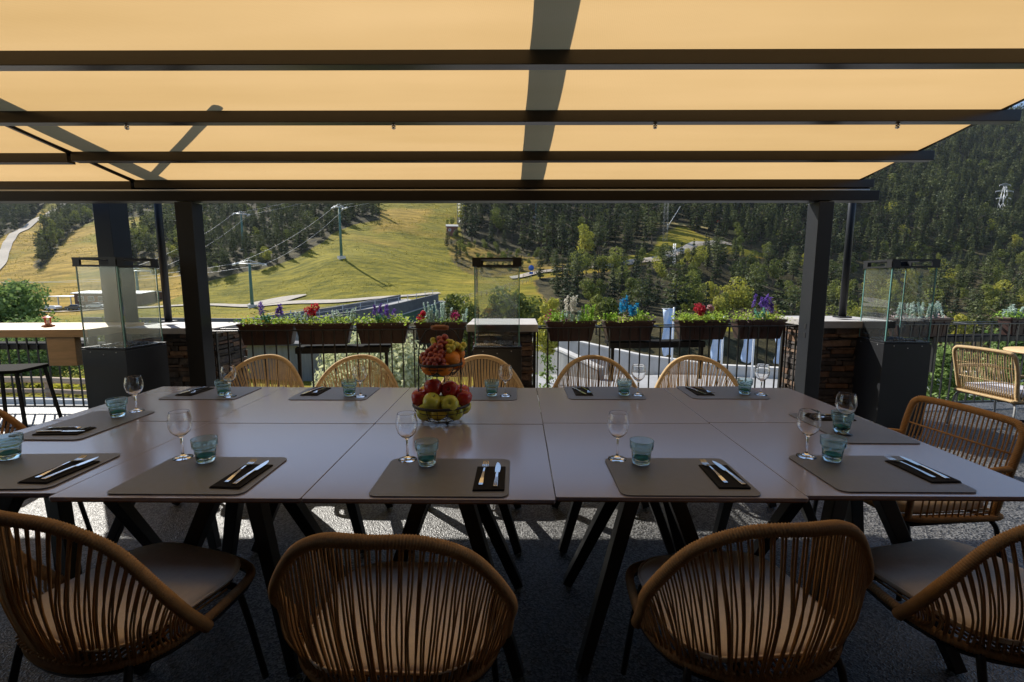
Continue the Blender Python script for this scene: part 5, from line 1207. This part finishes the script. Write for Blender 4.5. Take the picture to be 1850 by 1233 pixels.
# guard fence of the forest road
t = thing('roadside_fence', 'brown wooden guard fence along the climbing forest road', 'fence', (0, 0, 0)); P = [Vector((p.x, p.y - 2.0, 0)) for p in resample(road_pts, 4.0)]; P = [Vector((p.x, p.y, hs(p.x, p.y))) for p in P]
for p in P: MB().tube([p, p + Vector((0, 0, 1.1))], .09, 5).build('post', M['fence_wood'], t)
m = MB()
for dz in (.6, 1.0): m.tube([p + Vector((0, 0, dz)) for p in P], .06, 4)
m.build('rail', M['fence_wood'], t)
# shaded road wall and pale parapet right of centre
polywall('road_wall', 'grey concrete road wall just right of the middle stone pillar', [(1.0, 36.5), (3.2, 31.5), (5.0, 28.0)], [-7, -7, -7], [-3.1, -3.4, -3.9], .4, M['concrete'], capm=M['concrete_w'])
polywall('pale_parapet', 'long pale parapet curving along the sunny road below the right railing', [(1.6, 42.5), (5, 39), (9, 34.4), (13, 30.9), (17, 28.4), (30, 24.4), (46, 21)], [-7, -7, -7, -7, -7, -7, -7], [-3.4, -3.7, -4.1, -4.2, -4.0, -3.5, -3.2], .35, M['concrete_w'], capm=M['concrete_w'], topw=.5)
# wooden road fence at left
t = thing('wooden_fence', 'weathered wooden rail fence along the road beyond the left railing', 'fence', (0, 0, 0)); xs_ = np.arange(-40, -9, 2.2)
for x in xs_: z = h1(x, 17.7); MB().tube([(x, 17.7, z - .2), (x, 17.7, z + 1.0)], .11, 8).build('post', M['fence_wood'], t)
m = MB(); m.tube([(x, 17.55, h1(x, 17.7) + .88) for x in xs_], .12, 8); m.build('rail', M['fence_wood'], t); m = MB(); m.tube([(x, 17.55, h1(x, 17.7) + .45) for x in xs_], .09, 8); m.build('rail', M['fence_wood'], t)
m = MB(); 
for i, x in enumerate(np.arange(-45, -9, .5)): m.box((x, 16.9, h1(x, 16.9) + .2), (.49, .3, .2))
o = m.build('kerb', M['concrete_w']); tag(o, kind='structure')

# banner flags
FL = mat('banner cloth', (.12, .30, .62), .8, col2=(.75, .78, .82), vscale=1.1, vstretch=(1, 1, .35))
for k, (u, d, zt) in enumerate([(.327, 26, -.05), (.432, 25, -.45), (.497, 24.5, -.45), (.566, 24, -.5)]):
    x, y = u * d, d; z = hs(x, y); t = thing('banner_flag', ['leftmost blue and white banner flag on a white pole, nearest the turquoise flowers', 'second blue and white banner flag from the left, below the crimson planter', 'third blue and white banner flag, below the lavender planter left side', 'rightmost blue and white banner flag, nearest the right post'][k], 'flag', (x, y, z), group='banner flags beside the valley road')
    H_ = zt - z; MB().tube([(0, 0, 0), (0, 0, H_)], .05, 8).build('pole', M['white'], t)
    vs = []; fs = []; a0 = H_ * .40; nz = 16
    for i in range(nz + 1):
        f = i / nz
        for j in range(5): g = j / 4; vs.append((-.06 - .5 * g * (1 if i else .9), .12 * math.sin(f * 9 + g * 5 + k) * g, a0 + (H_ - .1 - a0) * f + .05 * math.sin(g * 6 + k)))
    for i in range(nz):
        for j in range(4): q = i * 5 + j; fs.append((q, q + 1, q + 6, q + 5))
    m = MB(); m.add(vs, fs, True); o = m.build('banner', FL, t); s = o.modifiers.new('th', 'SOLIDIFY'); s.thickness = .01
    MB().tube([(0, 0, H_ - .08), (-.66, 0, H_ - .08)], .02, 6).build('crossbar', M['white'], t)

# chairlift pylons and cables
def pylon(x, y, h, w, rz, lab, name='lift_pylon', r=.42, tilt=0):
    z = hs(x, y); t = thing(name, lab, 'pylon', (x, y, z), rz)
    MB().tube([(0, 0, -.5), (0, tilt * h, h)], [r, r * .62], 12).build('mast', M['pylon'], t)
    MB().box((0, 0, .1), (1.8, 1.8, 1.1)).build('footing', M['concrete_w'], t)
    m = MB(); top = Vector((0, tilt * h, h)); m.tube([top + Vector((-w, 0, .1)), top + Vector((w, 0, .1))], .16, 6); m.tube([top + Vector((-w, 0, .1)), top + Vector((0, 0, .9)), top + Vector((w, 0, .1))], .07, 5)
    m.build('crossarm', M['galv'], t)
    for s in (-1, 1):
        m = MB(); c = top + Vector((s * w, 0, -.05)); m.tube([c + Vector((0, -2.2, .1)), c + Vector((0, 2.2, .1))], .09, 5)
        for k in range(8): m.tube([c + Vector((-.08, -2.1 + k * .6, -.12)), c + Vector((.08, -2.1 + k * .6, -.12))], .22, 8)
        m.build('sheave_train', M['galv'], t)
    m = MB(); m.tube([top + Vector((-.3, .3, 0)), top + Vector((-.3, .3, 1.2)), top + Vector((.3, .3, 1.2)), top + Vector((.3, .3, 0))], .04, 4); m.build('ladder_frame', M['galv'], t)
    return t, [Vector((x, y, z)) + Matrix.Rotation(rz, 3, 'Z') @ (top + Vector((s * w, 0, .05))) for s in (-1, 1)]
pa, A_ = pylon(-50.0, 136.6, 14.0, 1.5, R(38), 'tall green chairlift pylon in the middle of the mown ski run casting a long shadow')
pb, B_ = pylon(-62.5, 111.7, 10.0, 3.2, R(38), 'green chairlift pylon with wide crossarm standing by the white farm track')
pc, C_ = pylon(-98, 172, 12.5, 2.4, R(40), 'chairlift pylon half hidden by the pines of the shaded slope')
pd, D_ = pylon(-104, 130, 7.5, 3.2, R(38), 'small chairlift pylon at the valley station seen right of the left heater glass')
pe, E_ = pylon(8, 214, 13, 1.6, R(38), 'distant chairlift pylon on top of the ski run behind the awning edge')
def cable(P0_, P1_, sag, lab, r=.03, grp=None):
    P = [P0_.lerp(P1_, t) - Vector((0, 0, sag * 4 * t * (1 - t))) for t in np.linspace(0, 1, 17)]
    t = thing('lift_cable', lab, 'cable', tuple(P0_), group=grp); MB().tube([p - P0_ for p in P], r, 5).build('rope', mat('cable steel', (.4,.41,.43), .5) if 'cable steel' not in bpy.data.materials else bpy.data.materials['cable steel'], t)
for s in (0, 1):
    side = ('left', 'right')[s]
    cable(B_[s], A_[s], 1.5, side + ' haul cable between the wide-armed pylon and the tall pylon on the ski run')
    cable(A_[s], A_[s] + Vector((70, 95, 42)), 2.5, side + ' haul cable climbing from the tall pylon up the ski run')
    cable(B_[s], B_[s] + Vector((-45, -20, -4)), 1.5, side + ' haul cable leaving the wide-armed pylon to the left')
    cable(D_[s], C_[s], 2.0, side + ' haul cable from the valley station to the half hidden pylon')
    cable(C_[s], C_[s] + Vector((45, 95, 40)), 2.5, side + ' haul cable above the shaded pines')

def lattice(x, y, h, w, m, lab, name='lattice_mast', cat='mast', arms=(), taper=.35, r=.07):
    z = hs(x, y); t = thing(name, lab, cat, (x, y, z)); mb = MB(); n = int(h / (w * 1.1)); 
    def c(k, i): 
        f = i / n; q = w / 2 * (1 - f * (1 - taper)); return Vector((q * (1 if k in (0, 3) else -1), q * (1 if k < 2 else -1), h * f))
    for k in range(4): mb.tube([c(k, 0), c(k, n)], r, 4)
    for i in range(n):
        for k in range(4):
            l = (k + 1) % 4; mb.tube([c(k, i), c(l, i + 1)], r * .6, 3); mb.tube([c(l, i), c(k, i + 1)], r * .6, 3)
    mb.build('lattice', m, t)
    for (z_, hw_) in arms:
        a = MB(); a.tube([(-hw_, 0, z_), (hw_, 0, z_)], r, 4); a.tube([(-hw_, 0, z_), (0, 0, z_ + 1.1), (hw_, 0, z_)], r * .7, 4)
        for s in (-1, 1): a.tube([(s * hw_, 0, z_), (s * hw_, 0, z_ - .9)], r * .8, 4)
        a.build('crossarm', m, t)
    return t
lattice(281.6, 287.8, 19, 4.0, M['galv'], 'white lattice electricity pylon on the wooded slope at far right', 'electricity_pylon', 'electricity pylon', ((12, 4.2), (16, 5.0), (19.5, 3.2)), .22, .15)
lattice(51.9, 171.7, 16, 1.5, M['concrete'], 'tall grey lattice antenna mast beside the bend of the forest road', arms=(), taper=.7, r=.03)
for k, (x) in enumerate((-24.3, -22.2)): lattice(x, 201.6, 17, 1.2, M['galv'], ['slim pale lattice mast above the brown shed, left one of two', 'slim pale lattice mast above the brown shed, right one of two'][k], taper=.9, r=.06)
lattice(47.4, 147, 7.5, .7, M['galv'], 'short lattice mast below the forest road bend', taper=.8, r=.05)
# snow lance, sign, red marker
t = thing('snow_lance', 'slanting white snow-making lance beside the upper track', 'snow lance', (60.2, 196.5, hs(60.2, 196.5))); MB().tube([(0, 0, 0), (.6, 0, 2.2), (4.8, 0, 9.2)], [.14, .12, .07], 8).build('lance', M['white'], t); MB().tube([(0, 0, 0), (0, 0, 2.4)], .16, 8).build('stand', M['galv'], t)
t = thing('road_sign', 'small blue road sign on a post beside the forest road', 'sign', (3.6, 127.5, hs(3.6, 127.5))); MB().tube([(0, 0, 0), (0, 0, 3.2)], .05, 6).build('post', M['galv'], t)
m = MB(); m.tube([(0, -.06, 3.9), (0, -.12, 3.9)], .75, 20); m.build('sign_disc', M['blue'], t); MB().box((0, -.09, 2.6), (1.0, .05, .6)).build('sign_plate', M['blue'], t)
t = thing('red_marker', 'tiny red marker ball on a pole above the golden bank', 'marker', (85, 208, hs(85, 208))); MB().tube([(0, 0, 0), (0, 0, 3.4)], .08, 6).build('pole', M['galv'], t); MB().ball((0, 0, 3.8), .55, 12, 8).build('ball', M['red'], t)

# buildings
def gable(t, w, d, h, rh, wall, roof, over=.5, c=(0, 0)):
    x, y = c; m = MB(); m.prism([(x - w / 2, y - d / 2), (x + w / 2, y - d / 2), (x + w / 2, y + d / 2), (x - w / 2, y + d / 2)], -1.5, h)
    m.add([(x - w / 2, y - d / 2, h), (x - w / 2, y + d / 2, h), (x - w / 2, y, h + rh), (x + w / 2, y - d / 2, h), (x + w / 2, y + d / 2, h), (x + w / 2, y, h + rh)], [(0, 1, 2), (3, 5, 4)]); m.build('wall', wall, t)
    r = MB(); W = w / 2 + over; D2 = d / 2 + over; e = h - over * rh / (d / 2)
    for s in (-1, 1):
        r.add([(x - W, y + s * D2, e + .02), (x + W, y + s * D2, e + .02), (x + W, y, h + rh + .02), (x - W, y, h + rh + .02), (x - W, y + s * D2, e + .22), (x + W, y + s * D2, e + .22), (x + W, y, h + rh + .22), (x - W, y, h + rh + .22)], [(0, 1, 2, 3), (4, 5, 6, 7), (0, 1, 5, 4), (1, 2, 6, 5), (0, 3, 7, 4)])
    r.build('roof', roof, t)
def window(t, x, y, z, w, h, face=-1):
    f = MB(); f.box((x, y, z), (w + .2, .10, h + .2)); o = f.build('window', M['white'], t); MB().box((x, y + face * .06, z), (w, .06, h)).build('pane', M['wglass'], o)
lx, ly = -104, 124.5; t = thing('lodge', 'long dark timber lodge with pale roof beside the parked cars in the valley', 'building', (lx, ly, hs(lx, ly)), R(-6))
gable(t, 19, 8, 3.0, .45, M['lodge_wood'], M['roofw']); MB().box((0, -4.03, 1.6), (15, .06, 1.5)).build('cladding_band', M['orange_wood'], t)
for i in range(6): window(t, -7.5 + i * 2.9, -4.1, 1.7, 1.5, 1.0)
f = MB(); f.box((8.6, -4.08, .95), (1.1, .08, 2.0)); o = f.build('door', M['lodge_wood'], t); MB().box((8.2, -4.15, .95), (.06, .08, .2)).build('handle', M['galv'], o)
MB().box((-14.5, -1, 2.2), (8, 6, .2)).build('porch_roof', M['roofw'], t)
for x in (-18.2, -14.5, -10.8): MB().box((x, -3.8, 1.1), (.2, .2, 2.1)).build('porch_post', M['galv'], t)
t = thing('shed', 'small red-brown wooden shed at the upper right edge of the ski run', 'shed', (-24.8, 183.7, hs(-24.8, 183.7)), R(10)); gable(t, 4.0, 3.4, 3.0, .7, M['redshed'], M['capstone'], .3); window(t, -.9, -1.75, 1.7, .7, .7); MB().box((.9, -1.74, 1.1), (.9, .08, 2.1)).build('door', M['lodge_wood'], t)
def car(x, y, rz, body, lab, van=0):
    t = thing('parked_car' if not van else 'parked_trailer', lab, 'car' if not van else 'trailer', (x, y, hs(x, y) + .25), rz); m = MB()
    if not van: prof = [(-2.1, .35), (-2.15, .75), (-1.95, .95), (-1.3, 1.02), (-.7, 1.45), (.6, 1.48), (1.45, 1.05), (2.1, .92), (2.15, .4)]
    else: prof = [(-3.2, .5), (-3.2, 1.0), (-2.6, 1.25), (2.6, 1.25), (3.2, 1.0), (3.2, .5)]
    n = len(prof); vs = [(a, -.85 + (.14 if b > 1.2 else 0), b) for a, b in prof] + [(a, .85 - (.14 if b > 1.2 else 0), b) for a, b in prof]
    m.add(vs, [tuple(range(n)), tuple(range(2 * n - 1, n - 1, -1))] + [(i, n + i, n + (i + 1) % n, (i + 1) % n) for i in range(n)]); m.build('body', body, t, .05)
    if not van:
        g = MB()
        for s in (-1, 1): g.add([(-1.15, s * .83, 1.05), (1.25, s * .83, 1.07), (.55, s * .735, 1.40), (-.65, s * .735, 1.38)], [(0, 1, 2, 3)]); 
        g.add([(1.30, -.7, 1.14), (1.30, .7, 1.14), (.68, .64, 1.44), (.68, -.64, 1.44)], [(0, 1, 2, 3)]); o = g.build('windows', M['wglass'], t); q = o.modifiers.new('th', 'SOLIDIFY'); q.thickness = .05; q.offset = 1
        for s in (-1, 1): MB().box((2.13, s * .6, .72), (.06, .3, .14)).build('headlight', M['galv'], t)
    for sx in (-1.35, 1.35):
        for s in (-1, 1): w_ = MB(); w_.tube([(sx, s * .72, .33), (sx, s * .88, .33)], .33, 14); w_ = w_.build('wheel', M['tyre'], t); MB().tube([(sx, s * .88, .33), (sx, s * .895, .33)], .18, 10).build('rim', M['galv'], w_)
car(-104.2, 117.2, R(8), M['carw'], 'white car parked in front of the lodge, right of the dark one')
car(-110.0, 117.6, R(4), M['card'], 'dark grey car parked in front of the lodge')
car(-117.5, 117.6, R(0), M['carw'], 'long pale flat trailer parked left of the cars', 1)
car(-124.8, 117.9, R(2), M['carw'], 'long pale flat trailer parked at the left end of the row', 1)
# blue vehicle on the bridge approach
car(-25.5, 72, R(60), M['blue'], 'small blue car on the track behind the bridge parapet')
# white patch of gravel at the pylon foot
m = MB(); n_ = 26; vs = [(-58 + 6.5 * math.cos(a) * (1 + .2 * math.sin(3 * a)), 114 + 2.6 * math.sin(a), 0) for a in np.linspace(0, 2 * math.pi, n_ + 1)[:-1]]; vs = [(x, y, hs(x, y) + .3) for x, y, z in vs]
m.add(vs, [tuple(range(n_))]); tag(m.build('gravel_patch', M['track']), kind='structure')
# haze (thin mountain air)
hb = MB(); hb.box((0, 480, 150), (2800, 1100, 420)); hm = bpy.data.materials.new('mountain air'); hm.use_nodes = True; hn = hm.node_tree.nodes
hn.remove(hn['Principled BSDF']); pv = hn.new('ShaderNodeVolumePrincipled'); pv.inputs['Color'].default_value = (.80, .88, 1, 1); pv.inputs['Density'].default_value = .00007; pv.inputs['Anisotropy'].default_value = .3
hm.node_tree.links.new(pv.outputs[0], hn['Material Output'].inputs['Volume']); tag(hb.build('haze', hm), 'thin blue haze filling the mountain valley', 'haze', kind='stuff')
